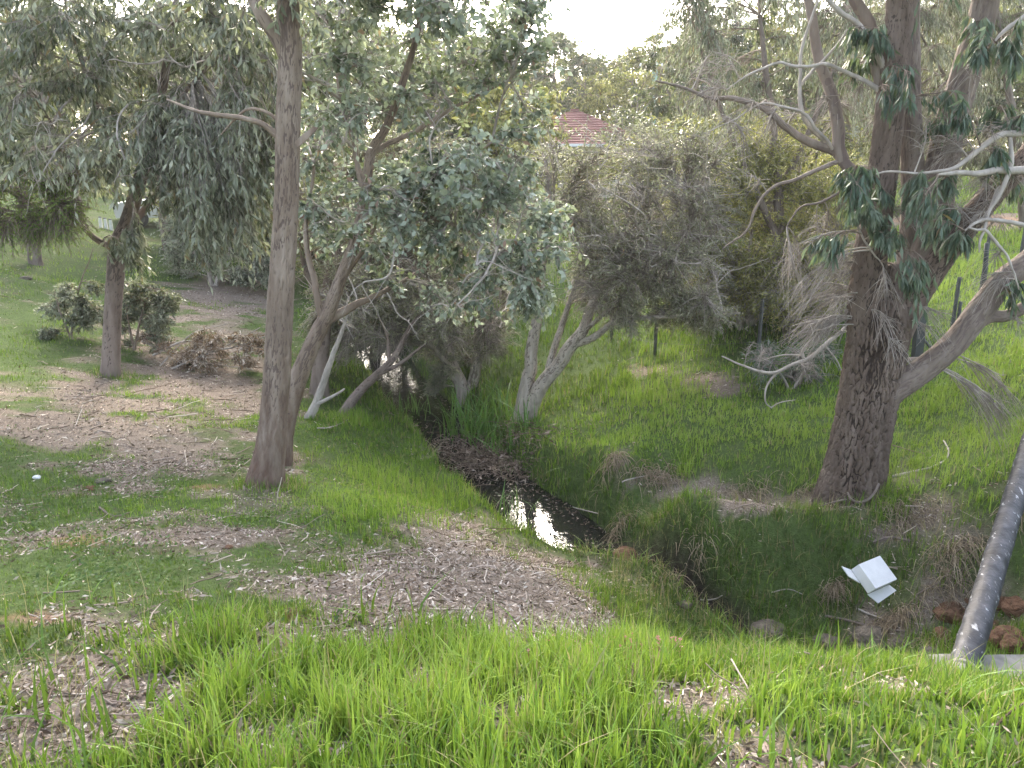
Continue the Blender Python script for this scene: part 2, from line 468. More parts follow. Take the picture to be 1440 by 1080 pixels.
def simple(name, c, rough=0.6, spec=0.4, var=0.12, scale=6, metal=0.0, bs=0.0):
    m, nt, b = mat_new(name)
    n = noise(nt, scale, 5)
    nt.links.new(ramp(nt, n, [(0.3, tuple(x * (1 - var) for x in c)), (0.7, tuple(min(1, x * (1 + var)) for x in c))]), b.inputs['Base Color'])
    b.inputs['Roughness'].default_value = rough; b.inputs['Specular IOR Level'].default_value = spec
    b.inputs['Metallic'].default_value = metal
    if bs: bump(nt, b, noise(nt, scale * 4, 8, rough=.75), bs, 0.03)
    return m
M['foam'] = simple('white_foam', (0.62, 0.62, 0.63), 0.8, var=0.06, scale=14, bs=0.1)
M['rock_orange'] = simple('rock_orange', (0.15, 0.082, 0.05), 0.9, 0.2, 0.6, 11, bs=0.8)
M['rock_grey'] = simple('rock_grey', (0.12, 0.10, 0.08), 0.9, 0.2, 0.5, 9, bs=0.7)
M['concrete'] = simple('concrete', (0.19, 0.18, 0.16), 0.9, 0.2, 0.45, 7, bs=0.6)
M['steel'] = simple('galvanised_steel', (0.10, 0.10, 0.096), 0.7, 0.3, 0.25, 18)
M['post_dark'] = simple('dark_post', (0.045, 0.048, 0.047), 0.7, 0.4, 0.3, 8)
M['timber'] = simple('old_timber', (0.23, 0.18, 0.14), 0.9, 0.2, 0.35, 7, bs=0.4)
M['pole_green'] = simple('pole_green', (0.30, 0.42, 0.36), 0.7, 0.3, 0.15, 3)
M['roof_red'] = simple('roof_tile_red', (0.22, 0.105, 0.09), 0.85, 0.25, 0.25, 1.5)
M['render'] = simple('cream_wall', (0.60, 0.54, 0.46), 0.9, 0.2, 0.08, 2)
M['brick'] = simple('brick_wall', (0.34, 0.2, 0.14), 0.9, 0.2, 0.2, 5)
M['white'] = simple('white_paint', (0.78, 0.78, 0.77), 0.5, 0.4, 0.03)
M['glass'] = simple('window_glass', (0.03, 0.035, 0.04), 0.08, 0.7, 0.1)
M['carpaint'] = simple('car_paint_white', (0.75, 0.76, 0.78), 0.25, 0.6, 0.02)
M['rubber'] = simple('tyre_rubber', (0.03, 0.03, 0.03), 0.8, 0.3, 0.2)
M['lamp_red'] = simple('tail_lamp', (0.4, 0.03, 0.02), 0.3, 0.6, 0.1)

# black wrapped pipe with scuffs
m, nt, b = mat_new('pipe_black')
n1 = noise(nt, 9, 6, (1, 1, 1)); n2 = noise(nt, 26, 5, (1, 0.35, 1))
base = ramp(nt, n1, [(0.3, (0.018, 0.018, 0.021)), (0.55, (0.04, 0.04, 0.046)), (0.75, (0.085, 0.085, 0.095))])
scf = ramp(nt, n2, [(0.60, (0, 0, 0)), (0.66, (.75, .75, .75))])
nt.links.new(mix(nt, scf, base, (0.42, 0.42, 0.43)), b.inputs['Base Color'])
b.inputs['Roughness'].default_value = 0.55; b.inputs['Specular IOR Level'].default_value = 0.22
bump(nt, b, n1, 0.5, 0.02); M['pipe'] = m

# creek water: dark, still, faint ripples
m, nt, b = mat_new('creek_water')
b.inputs['Base Color'].default_value = (0.012, 0.012, 0.011, 1)
b.inputs['Roughness'].default_value = 0.03; b.inputs['IOR'].default_value = 1.33; b.inputs['Specular IOR Level'].default_value = 0.6
bump(nt, b, noise(nt, 7, 3, (1, 0.6, 1)), 0.16, 0.03); M['water'] = m

# ground: soil, litter, moss and orange earth, chosen by attributes that say what lies where
m, nt, b = mat_new('ground_soil')
nA = noise(nt, 1.3, 6); nB = noise(nt, 22, 6, rough=0.7); nC = noise(nt, 70, 4)
soil = ramp(nt, nB, [(0.3, (0.09, 0.070, 0.050)), (0.55, (0.18, 0.148, 0.11)), (0.75, (0.29, 0.25, 0.195))])
green = ramp(nt, nB, [(0.3, (0.03, 0.055, 0.012)), (0.6, (0.06, 0.11, 0.02)), (0.8, (0.10, 0.16, 0.035))])
chips = ramp(nt, nC, [(0.3, (0.10, 0.077, 0.059)), (0.55, (0.225, 0.182, 0.147)), (0.75, (0.38, 0.32, 0.268))])
orange = ramp(nt, nB, [(0.3, (0.22, 0.125, 0.075)), (0.7, (0.36, 0.23, 0.14))])
mud = ramp(nt, nB, [(0.3, (0.012, 0.0095, 0.008)), (0.7, (0.04, 0.03, 0.024))])
col = mix(nt, attr(nt, 'a_grass'), soil, green)
col = mix(nt, attr(nt, 'a_chips'), col, chips)
col = mix(nt, attr(nt, 'a_orange'), col, orange)
col = mix(nt, attr(nt, 'a_mud'), col, mud)
nt.links.new(col, b.inputs['Base Color'])
bump(nt, b, math_(nt, 'ADD', nB, nC), 0.8, 0.03)
b.inputs['Roughness'].default_value = 0.95; b.inputs['Specular IOR Level'].default_value = 0.1
M['ground'] = m

# ------------------------------------------------------------------ terrain: heights from surveyed points (photo pixel, height above the creek)
SV = [(0,1080,2.4),(720,1080,2.4),(1440,1080,2.4),(0,1000,2.36),(720,1000,2.36),(1440,1000,2.36),
 (0,900,2.25),(300,900,2.22),(540,900,2.15),(720,925,2.1),(900,932,2.1),(1150,928,2.1),(1320,945,2.1),(1440,985,2.12),
 (100,800,2.0),(400,800,1.9),(650,800,1.7),(720,850,1.75),(790,830,1.5),(850,845,.6),(900,872,.4),(820,800,.6),
 (100,700,1.55),(372,680,1.4),(600,720,1.15),(700,748,.5),(745,790,.55),(680,722,.4),(640,690,.55),(590,630,.6),(568,590,.35),(520,560,.35),
 (480,600,.95),(300,600,1.2),(100,600,1.3),(155,525,1.2),(300,520,1.05),(450,520,.85),(300,430,1.2),(400,420,1.0),
 (50,500,1.4),(50,390,1.8),(50,320,2.6),(200,370,1.7),(200,340,1.9),(150,325,2.3),(-150,500,1.7),(-150,350,2.6),(-200,700,1.8),
 (870,650,.75),(960,688,.9),(1050,696,1.0),(1140,698,1.03),(1195,705,1.02),(1195,730,.9),(1160,722,.9),(1240,726,.92),(1285,735,.9),(880,690,.48),(960,724,.55),(1050,734,.58),(1140,740,.66),
 (1000,800,.35),(1150,800,.45),(1230,830,.4),(1100,860,.15),(1180,880,.12),(900,780,.22),
 (900,600,.85),(1000,600,.98),(1100,620,1.0),(730,590,.35),(770,640,.5),(900,540,.8),(800,520,.7),(640,560,.35),(920,495,.95),(1066,500,1.15),
 (1000,450,1.3),(900,430,1.4),(940,400,1.7),(940,385,1.9),(940,370,2.1),(830,300,2.7),(700,430,1.0),(600,430,.9),
 (1250,600,1.2),(1300,700,1.1),(1400,720,1.15),(1380,600,1.4),(1380,500,1.7),(1300,500,1.5),(1380,430,2.1),(1380,370,2.4),(1380,300,3.0),(1440,300,3.1),(1250,300,2.9),
 (1330,790,.8),(1340,860,.45),(1420,850,.55),(1560,700,1.6),(1560,500,2.2)]
pts = np.array([PZ(*s) for s in SV])
extra = np.array([(0,0,2.42),(-4,0,2.5),(4,0,2.45),(0,-6,2.45),(-8,-4,2.5),(8,-4,2.5),
 (1.0,4.0,1.15),(2,4,1.1),(3.2,3.6,1.25),(3.2,4.4,.7),(1.35,5.2,.25),(2.2,5.2,.1),(3.2,5.3,.25),(5,4,1.9),(6,6,1.9),
 (-8,40,3.0),(4,40,3.1),(16,40,3.9),(-22,40,3.6),(-25,20,3.0),(22,18,3.4),(-30,5,2.7),(25,2,2.7)])
pts = np.vstack([pts, extra])
CM = 0.35
def _phi(a, bpt): return np.sqrt(((a[:, None, 0] - bpt[None, :, 0]) ** 2 + (a[:, None, 1] - bpt[None, :, 1]) ** 2) + CM ** 2)
_n = len(pts)
_A = np.zeros((_n + 3, _n + 3))
_A[:_n, :_n] = _phi(pts, pts) - np.eye(_n) * 0.02
_A[:_n, _n] = 1; _A[:_n, _n + 1:] = pts[:, :2]; _A[_n:, :_n] = _A[:_n, _n:].T
_w = np.linalg.solve(_A, np.concatenate([pts[:, 2], [0, 0, 0]]))
CK = np.array([PZ(a, bb, 0)[:2] for a, bb in [(1060,900),(1030,880),(950,835),(870,782),(790,752),(755,728),(705,700),(660,645),(625,605),(580,560),(553,535),(538,510),(527,482),(515,455),(500,430)]])
CW = np.array([.02,.03,.02,.06,.42,.46,.50,.42,.42,.46,.52,.56,.6,.6,.6])

CF = np.array([.06,.06,.05,.02] + [-.16] * 11); CR = np.array([.10,.12,.12,.2] + [.38] * 11)
def creek(x, y, full=False):
    """distance outside the water's edge"""
    best = np.full(x.shape, 1e9); flo = np.zeros(x.shape); rmp = np.zeros(x.shape)
    for i in range(len(CK) - 1):
        a, bb = CK[i], CK[i + 1]; ab = bb - a
        t = np.clip(((x - a[0]) * ab[0] + (y - a[1]) * ab[1]) / (ab @ ab), 0, 1)
        d = np.hypot(x - a[0] - t * ab[0], y - a[1] - t * ab[1]) - (CW[i] * (1 - t) + CW[i + 1] * t)
        nr = d < best
        flo = np.where(nr, CF[i] * (1 - t) + CF[i + 1] * t, flo); rmp = np.where(nr, CR[i] * (1 - t) + CR[i + 1] * t, rmp)
        best = np.minimum(best, d)
    return (best, flo, rmp) if full else best

def ht(x, y, fine=True):
    x = np.atleast_1d(np.asarray(x, float)); y = np.atleast_1d(np.asarray(y, float))
    out = np.empty(x.shape)
    for i in range(0, len(x), 40000):
        xx, yy = x[i:i + 40000], y[i:i + 40000]
        xc, yc = np.clip(xx, -32, 26), np.clip(yy, -8, 42)
        h = _phi(np.column_stack([xc, yc]), pts) @ _w[:_n] + _w[_n] + _w[_n + 1] * xc + _w[_n + 2] * yc
        far = np.maximum(0, yy - 42)
        h = h + 5.0 * (1 - np.exp(-far / 70)) + 0.5 * np.clip(np.abs(xx) - 30, 0, 20) / 20
        if fine:
            h = h + 0.10 * (fbm(xx * 1.1, yy * 1.1, seed=2, octv=3) - 0.5) + 0.045 * (fbm(xx * 5, yy * 5, seed=5, octv=3) - 0.5)
        e, fl, rm = creek(xx, yy, True)
        e = e + 0.10 * (fbm(xx * 4, yy * 4, seed=8, octv=2) - 0.5)
        c = np.clip(e / rm, 0, 1); c = c * c * (3 - 2 * c)
        h = np.where(e < rm, fl + (np.maximum(h, 0.08) - fl) * c, np.maximum(h, 0.08))
        out[i:i + 40000] = h
    return out

# what grows where (photo-measured patches, fixed to the ground): gaussian patches cx,cy,rx,ry,weight
def patches(px, py, lst):
    r = 0
    for cx, cy, rx, ry, w in lst:
        r = r + w * np.exp(-(((px - cx) / rx) ** 2 + ((py - cy) / ry) ** 2))
    return r
LITTER = [(80,590,200,48,1.3),(250,640,150,45,1.0),(330,560,70,60,.8),(260,500,120,40,1.0),(310,425,80,25,1.6),(350,400,40,20,.8),
 (640,815,140,48,1.7),(740,850,75,45,1.6),(800,882,70,24,1.4),(850,898,45,14,1.0),(520,860,110,40,1.0),(640,740,70,22,.8),(130,745,110,28,.6),(330,765,120,22,.7),(480,720,30,30,.4),(100,870,90,22,.9),
 (300,895,110,18,.8),(40,965,90,32,.8),(180,980,90,45,1.0),(270,1040,60,25,.6),(610,962,50,14,.8),(770,1000,25,20,.5),(1090,1065,60,25,.8),(700,1020,20,18,.4),(1400,1060,40,25,.4),(1040,1010,26,16,.3),
 (960,688,70,16,.9),(1060,708,80,14,1.0),(1160,705,60,14,.9),(870,655,24,30,.7),(1010,540,45,14,1.2),(920,522,40,14,.8),(1290,660,36,16,.6),(1270,745,40,20,.8),(1330,760,60,40,.8),(1350,850,100,40,.9),(1235,885,70,28,.8),(1290,720,40,20,.5),(1420,700,30,30,.5),
 (920,388,70,9,1.5),(1360,312,130,11,1.5),(600,640,20,12,.6),(870,770,40,20,.6),(955,820,45,14,.6)]
GRASS0 = [(500,660,110,90,.6),(950,600,250,90,.8),(720,1000,900,70,.8),(1350,550,150,200,.6)]
ORANGE = [(60,868,45,11,1.2),(412,868,22,10,1.0),(110,760,45,9,1.1),(620,962,46,8,.9),(1360,310,140,8,1.0),(290,686,22,6,.9),(150,690,25,6,.4),(325,865,14,6,.7),(920,386,60,6,.6)]

def masks(p):
    px, py = proj(p)
    wob = fbm(p[:, 0] * 1.7, p[:, 1] * 1.7, seed=21, octv=4)
    wob2 = fbm(p[:, 0] * 6, p[:, 1] * 6, seed=25, octv=3)
    sc_ = np.clip((py - 350) / 450, .25, 1.0)
    lit = patches(px + 150 * sc_ * (wob2 - .5), py + 75 * sc_ * (fbm(p[:, 0] * 3.3 + 7, p[:, 1] * 3.3, seed=27, octv=3) - .5), LITTER)
    lit = np.clip(lit, 0, 1.3) * (0.62 + 0.75 * wob2)
    left = sstep(560, 420, px) * sstep(945, 880, py)
    lit = lit + 0.5 * left * sstep(0.42, 0.62, wob) - 0.9 * left * sstep(0.45, 0.62, fbm(p[:, 0] * 2.6 + 5, p[:, 1] * 2.6, seed=29, octv=3))
    fg = sstep(900, 950, py); lit = lit + 0.75 * fg * sstep(0.50, 0.64, fbm(p[:, 0] * 3.1 + 2, p[:, 1] * 3.1, seed=33, octv=3))
    g = np.clip(1.25 - 1.25 * lit + 0.9 * (wob - 0.5) + 0.5 * (wob2 - 0.5), 0, 1)
    e = creek(p[:, 0], p[:, 1])
    mud = sstep(0.16, 0.03, e)
    return g, np.clip(lit, 0, 1), mud, px, py

def axis(n, lo, hi, c, a):
    t = np.linspace(-1, 1, n)
    s = np.sinh(a * t) / math.sinh(a)
    return np.where(s < 0, c + s * (c - lo), c + s * (hi - c))
gx = axis(330, -450, 450, 0.0, 6.4); gy = axis(380, -60, 700, 6.0, 6.0)
# the lower half is stretched: keep it even near the camera
gy = np.concatenate([np.linspace(-60, -2, 12), np.linspace(-1.7, 1.2, 12), np.arange(1.3, 9.5, 0.055), np.arange(9.5, 20, 0.12), np.arange(20, 46, 0.5), np.geomspace(46, 900, 30)])
GX, GY = np.meshgrid(gx, gy)
fx, fy = GX.ravel(), GY.ravel()
fz = ht(fx, fy)
gp = np.column_stack([fx, fy, fz])
ga = Acc()
nx, ny = len(gx), len(gy)
ii = (np.arange(ny - 1) * nx)[:, None] + np.arange(nx - 1)[None, :]
ga.add(gp, quads=np.stack([ii, ii + 1, ii + nx + 1, ii + nx], -1).reshape(-1, 4))
ground = ga.build('ground', M['ground'], kind='structure')
g_, l_, m_, px_, py_ = masks(gp)
orr = np.clip(patches(px_, py_, ORANGE) * (0.4 + 1.2 * fbm(fx * 5, fy * 5, seed=41)), 0, 1)
for nm, arr in (('a_grass', g_ * 0.85), ('a_chips', sstep(0.35, 0.9, l_)), ('a_orange', 0.75 * sstep(0.3, 0.7, orr)), ('a_mud', m_)):
    at = ground.data.attributes.new(nm, 'FLOAT', 'POINT'); at.data.foreach_set('value', arr.astype(np.float32))

# creek water follows the channel
wa = Acc(); wl = []
cc = catmull(np.column_stack([CK[3:], np.zeros(len(CK) - 3), CW[3:]]), 90)
tn = unit(np.gradient(cc[:, :2], axis=0)); nn = np.column_stack([-tn[:, 1], tn[:, 0]])
for k in np.linspace(-1, 1, 7):
    wl.append(np.column_stack([cc[:, :2] + nn * (cc[:, 3:4] + 0.28) * k, np.full(len(cc), 0.0)]))
wv = np.stack(wl, 1).reshape(-1, 3)
ii = (np.arange(89) * 7)[:, None] + np.arange(6)[None, :]
wa.add(wv, quads=np.stack([ii, ii + 1, ii + 8, ii + 7], -1).reshape(-1, 4))
wa.build('creek_water', M['water'], kind='structure')

def gpt(px, py, z0=1.0):
    """ground point seen at a photo pixel"""
    p = PZ(px, py, z0)
    for _ in range(40):
        z = ht(p[:1], p[1:2])[0]
        z0 = z0 + 0.5 * (z - z0)
        p = PZ(px, py, z0)
    return p

# ------------------------------------------------------------------ grass, weeds and litter (nobody could count them)
def blades(acc, x, y, h, w, rnd, dry, seg=3, lean=0.45):
    n = len(x)
    if n == 0: return
    z = ht(x, y)
    a = rng.uniform(0, 2 * math.pi, n)
    side = np.column_stack([np.cos(a), np.sin(a), np.zeros(n)])
    b2 = a + math.pi / 2 + rng.normal(size=n) * 0.6
    ld = np.column_stack([np.cos(b2), np.sin(b2), np.zeros(n)])
    le = np.abs(rng.normal(size=n)) * lean
    base = np.column_stack([x, y, z - 0.01])
    v = []
    for i in range(seg):
        t = i / seg
        c = base + ld * (h * le * t ** 2)[:, None]; c[:, 2] += h * t * (1 - 0.3 * le * t)
        ww = (w * (1 - t ** 1.6) * 0.5)[:, None]
        v += [c - side * ww, c + side * ww]
    tip = base + ld * (h * le)[:, None]; tip[:, 2] += h * (1 - 0.3 * le)
    v.append(tip)
    V = np.stack(v, 1); K = 2 * seg + 1
    o = (np.arange(n) * K)[:, None]
    q = []
    for i in range(seg - 1):
        q.append(o + np.array([[2 * i, 2 * i + 1, 2 * i + 3, 2 * i + 2]]))
    tr = o + np.array([[2 * seg - 2, 2 * seg - 1, 2 * seg]])
    acc.add(V.reshape(-1, 3), quads=np.concatenate(q) if q else None, tris=tr, rnd=np.repeat(rnd, K), dry=np.repeat(dry, K))

def zone(n, y0, y1, pw=1.0, marg=0.8):
    y = y0 + (y1 - y0) * rng.uniform(0, 1, n) ** pw
    x = rng.uniform(-1, 1, n) * (0.74 * y + marg)
    return x, y

GRASS_TONE_AND_SUN = [(980,600,240,60,.55),(1000,770,200,45,-.25),(430,640,80,50,.2),(470,700,130,70,.25),(1380,450,130,200,.75),(1100,600,160,60,.35),(800,540,90,50,-.45),(1080,800,200,50,-.42),(1060,560,80,22,-.3),(920,420,100,20,.5),(880,850,60,40,-.25),  # grass tone by patch; sunlit ground is painted lighter too
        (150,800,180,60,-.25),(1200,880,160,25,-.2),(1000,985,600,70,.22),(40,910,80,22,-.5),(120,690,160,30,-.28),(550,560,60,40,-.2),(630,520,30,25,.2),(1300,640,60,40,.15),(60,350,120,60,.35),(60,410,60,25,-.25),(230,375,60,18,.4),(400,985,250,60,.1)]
def grass_zone(acc, n, y0, y1, hmul, w, seg, clump, pw=1.0):
    x, y = zone(n, y0, y1, pw)
    # blades gather in tufts
    cx = np.round(x / clump + rng.uniform(-.5, .5, n) * 0.9) * clump; cy = np.round(y / clump + rng.uniform(-.5, .5, n) * .9) * clump
    k = rng.uniform(0, 1, n) < 0.55
    hx = _h((cx * 1000).astype(np.int64), (cy * 1000).astype(np.int64), np.zeros(n, np.int64), 3) - .5
    hy = _h((cx * 1000).astype(np.int64), (cy * 1000).astype(np.int64), np.zeros(n, np.int64), 4) - .5
    x = np.where(k, cx + hx * clump + rng.normal(size=n) * clump * 0.22, x); y = np.where(k, cy + hy * clump + rng.normal(size=n) * clump * 0.22, y)
    z = ht(x, y, False)
    p = np.column_stack([x, y, z])
    g, l, mud, px, py = masks(p)
    keep = (rng.uniform(0, 1, n) < g ** 1.4 * (1 - mud) + 0.05) & (creek(x, y) > 0.05)
    x, y, px, py, g = x[keep], y[keep], px[keep], py[keep], g[keep]
    n = len(x)
    left = sstep(520, 380, px) * sstep(905, 860, py) * sstep(0, 10, y * 10)
    face = np.exp(-(((px - 1060) / 220) ** 2 + ((py - 800) / 65) ** 2))
    big = fbm(x * 0.9, y * 0.9, seed=51, octv=3); sm = fbm(x * 4, y * 4, seed=52, octv=2)
    h = (1 - .45 * sstep(330, 120, px) * sstep(890, 920, py)) * hmul * (0.3 + 0.5 * sm + 0.9 * sstep(.3, .7, big)) * (0.5 + 0.6 * g) * (1 - 0.62 * left) * rng.uniform(0.55, 1.3, n)
    rn = np.clip(0.42 + patches(px, py, GRASS_TONE_AND_SUN) + 0.75 * (big - .5) + 0.5 * (sm - .5) + 0.2 * rng.normal(size=n), 0, 1)
    dry = (rng.uniform(0, 1, n) < 0.08 + 0.16 * face + 0.15 * (1 - g)) * rng.uniform(.4, 1, n)
    blades(acc, x, y, h, w * rng.uniform(.6, 1.3, n) * (1 - 0.35 * left), rn, dry, seg)

a = Acc()
grass_zone(a, 46000, 1.25, 3.3, 0.112, 0.0085, 3, 0.10)
n = 1500
x, y = zone(n, 1.4, 3.2)
blades(a, x, y, rng.uniform(.08, .24, n), rng.uniform(.002, .004, n), rng.uniform(.3, .9, n), rng.uniform(.5, 1, n), 3, .6)
n = 1400
x, y = zone(n, 1.4, 3.2)
k = sstep(.45, .65, fbm(x * 1.6, y * 1.6 + 40, seed=77)) > rng.uniform(0, 1, n)
x, y = x[k], y[k]; n = len(x)
blades(a, x, y, rng.uniform(.12, .24, n), rng.uniform(.009, .015, n), rng.uniform(.15, .6, n), np.zeros(n), 3, .7)
# tufts left uncropped round the trunk feet
for u, v, rr_, nb in ((374, 684, .30, 500), (1200, 712, .45, 700), (156, 528, .3, 300), (738, 590, .35, 400), (402, 640, .3, 300)):
    c = gpt(u, v, 1.0); an = rng.uniform(0, 6.28, nb); q = rr_ * (.55 + .6 * rng.uniform(0, 1, nb))
    blades(a, c[0] + q * np.cos(an), c[1] + .05 + q * np.sin(an), rng.uniform(.04, .13, nb), rng.uniform(.005, .009, nb), np.clip(.45 + .2 * rng.normal(size=nb), 0, 1), (rng.uniform(0, 1, nb) < .2) * .9, 2)
a.build('foreground_grass', M['grass'], kind='stuff')
a = Acc()
grass_zone(a, 115000, 3.0, 9.5, 0.105, 0.0085, 2, 0.13, 1.0)
grass_zone(a, 90000, 8.5, 18, 0.14, 0.015, 2, 0.22, 1.1)
grass_zone(a, 45000, 17, 42, 0.17, 0.035, 1, 0.5, 1.3)
a.build('bank_grass', M['grass'], kind='stuff')

# grass hanging over the water's edge
a = Acc()
x, y = zone(160000, 5.5, 17)
e = creek(x, y); k = (e > .10) & (e < .36) & (rng.uniform(0, 1, len(x)) < .8)
x, y = x[k], y[k]; n = len(x)
blades(a, x, y, rng.uniform(.08, .24, n), rng.uniform(.006, .011, n), np.clip(.3 + .22 * rng.normal(size=n), 0, 1), (rng.uniform(0, 1, n) < .22) * rng.uniform(.5, 1, n), 3, .9)
# straw among the grass of the cut bank
x, y = zone(30000, 5.2, 9.0)
px, py = proj(np.column_stack([x, y, ht(x, y)]))
k = (px > 860) & (px < 1345) & (py > 705) & (py < 885)
xy = np.column_stack([x, y])[k][:1300]
n = len(xy)
blades(a, xy[:, 0], xy[:, 1], rng.uniform(.08, .26, n), rng.uniform(.003, .007, n), rng.uniform(.2, .8, n), rng.uniform(.45, 1, n), 3, .9)
a.build('overhanging_grass', M['grass'], kind='stuff')
# leaves and scum floating on the pools
a = Acc()
x, y = zone(60000, 6.5, 16)
e = creek(x, y); k = (e < .1) & (rng.uniform(0, 1, len(x)) < .12 + .6 * sstep(-.25, .05, e))
x, y = x[k], y[k]; n = len(x); d = rng.normal(size=(n, 3)); d[:, 2] *= .05
leaves(a, np.column_stack([x, y, np.full(n, .006)]), d, rng.uniform(.02, .07, n), rng.uniform(.008, .018, n), np.clip(.25 + .25 * rng.normal(size=n), 0, 1), fold=.05)
a.build('floating_leaves', M['litter'], kind='stuff')

# low broadleaf weeds
a = Acc()
x, y = zone(60000, 2.3, 9.0)
p = np.column_stack([x, y, ht(x, y)])
g, l, mud, px, py = masks(p)
pr = sstep(620, 420, px) * sstep(0.45, 0.7, fbm(x * 1.4 + 9, y * 1.4, seed=61)) * (0.25 + g) * (1 - mud)
k = rng.uniform(0, 1, len(x)) < np.clip(pr, 0, 1)
p = p[k]; n = len(p); p[:, 2] += rng.uniform(0.0, 0.045, n)
d = rng.normal(size=(n, 3)); d[:, 2] = np.abs(d[:, 2]) * 0.5 + .1
leaves(a, p, d, rng.uniform(.012, .035, n), rng.uniform(.01, .018, n), np.clip(.45 + .25 * rng.normal(size=n), 0, 1), mid=.5)
a.build('weeds', M['weeds'], kind='stuff')

# fallen leaves, bark strips and wood chips
a = Acc()
for n, y0, y1, s in ((90000, 1.6, 7.0, 1.0), (70000, 6.5, 20.0, 1.5)):
    x, y = zone(n, y0, y1)
    z = ht(x, y); p = np.column_stack([x, y, z])
    g, l, mud, px, py = masks(p)
    k = rng.uniform(0, 1, n) < np.clip(0.02 + l ** 1.2 * 0.95 + 0.10 * sstep(500, 400, px) * (1 - g), 0, 1) * (1 - 0.4 * mud)
    p = p[k]; m_n = len(p)
    p[:, 2] += rng.uniform(0.002, 0.018, m_n)
    d = rng.normal(size=(m_n, 3)); d[:, 2] *= 0.22
    leaves(a, p, d, (.012 + .05 * rng.uniform(0, 1, m_n) ** 1.8) * s, rng.uniform(.005, .015, m_n) * s, np.clip(.45 + .33 * rng.normal(size=m_n), 0, 1), fold=.3)
a.build('leaf_litter', M['litter'], kind='stuff')

a = Acc()
for n, y0, y1, s_ in ((5200, 1.6, 7.0, 1.0), (3200, 6.5, 18.0, 1.6)):
    x, y = zone(n, y0, y1); p = np.column_stack([x, y, ht(x, y)])
    g, l, mud, px, py = masks(p)
    k = rng.uniform(0, 1, n) < np.clip(.04 + .7 * l, 0, 1)
    p = p[k]; m_n = len(p); p[:, 2] += .008
    d = unit(rng.normal(size=(m_n, 3)) * np.array([1, 1, .08])) * (rng.uniform(0, 1, (m_n, 1)) ** 2 * .22 + .03) * s_
    t = np.linspace(0, 1, 4)[None, :, None]
    q = p[:, None] + d[:, None] * t + rng.normal(size=(m_n, 4, 3)) * .004
    q[:, :, 2] = np.maximum(q[:, :, 2], ht(q[:, :, 0].ravel(), q[:, :, 1].ravel()).reshape(m_n, 4) + .004)
    tubes(a, q, np.broadcast_to(rng.uniform(.0015, .0042, (m_n, 1)) * s_, (m_n, 4)), 4, rnd=np.clip(.35 + .3 * rng.normal(size=m_n), 0, 1))
a.build('twig_litter', M['litter'], kind='stuff')

# debris dam of dead leaves and sticks across the creek
a = Acc()
n = 2600
px = rng.normal(size=n) * 42 + 680; py = rng.normal(size=n) * 13 + 648 + (px - 680) * .18
p = np.array([PZ(u, v, 0.0) for u, v in zip(px, py)])
p[:, 2] = np.maximum(ht(p[:, 0], p[:, 1]), 0.0) + rng.uniform(0, .13, n)
d = rng.normal(size=(n, 3)); d[:, 2] *= .4
leaves(a, p, d, rng.uniform(.05, .13, n), rng.uniform(.012, .03, n), np.clip(.22 + .2 * rng.normal(size=n), 0, 1), fold=.3)
n = 130
px = rng.normal(size=n) * 45 + 680; py = rng.normal(size=n) * 15 + 652
s0 = np.array([PZ(u, v, 0.0) for u, v in zip(px, py)]); s0[:, 2] = np.maximum(ht(s0[:, 0], s0[:, 1]), 0) + rng.uniform(0, .1, n)
d = unit(rng.normal(size=(n, 3)) * np.array([1, 1, .2])) * rng.uniform(.15, .6, (n, 1))
t = np.linspace(0, 1, 4)[None, :, None]
tubes(a, s0[:, None] + d[:, None] * t + np.array([0, 0, .04]) * np.sin(t * 3), np.full((n, 4), .004), 4, rnd=rng.uniform(.1, .4, n))
a.build('creek_debris', M['litter'], kind='stuff')

# pink wild flowers on the crest
a = Acc()
n = 46
px = np.concatenate([rng.normal(size=30) * 45 + 880, rng.uniform(740, 960, 16)]); py = rng.uniform(892, 912, n)
for u, v in zip(px, py):
    g0 = gpt(u, v + 32, 2.1)
    c = g0 + np.array([0, 0, rng.uniform(.06, .13)])
    tubes(a, np.array([[g0, (g0 + c) / 2, c]]), np.full((1, 3), .0015), 3)
    d = np.column_stack([np.cos(np.arange(5) * 1.257), np.sin(np.arange(5) * 1.257), np.full(5, .5)])
    leaves(a, np.repeat(c[None], 5, 0), d, .009, .006, rng.uniform(0, 1, 5), mid=.7)
a.build('wild_flowers', M['flower'], kind='stuff')

# ------------------------------------------------------------------ trees
def PW(lst):
    """rows px,py,Y,r -> x,y,z,r"""
    return np.array([np.append(P(a, bb, c), r) for a, bb, c, r in lst])

def region(n, x0, x1, y0, y1, Y0, Y1, r, sq=0.8, test=None):
    out = []
    while len(out) < n:
        a, bb = rng.uniform(x0, x1), rng.uniform(y0, y1)
        if test and not test(a, bb): continue
        c = P(a, bb, rng.uniform(Y0, Y1))
        q = r * rng.uniform(.7, 1.3)
        out.append([*c, q, q, q * sq])
    return np.array(out)

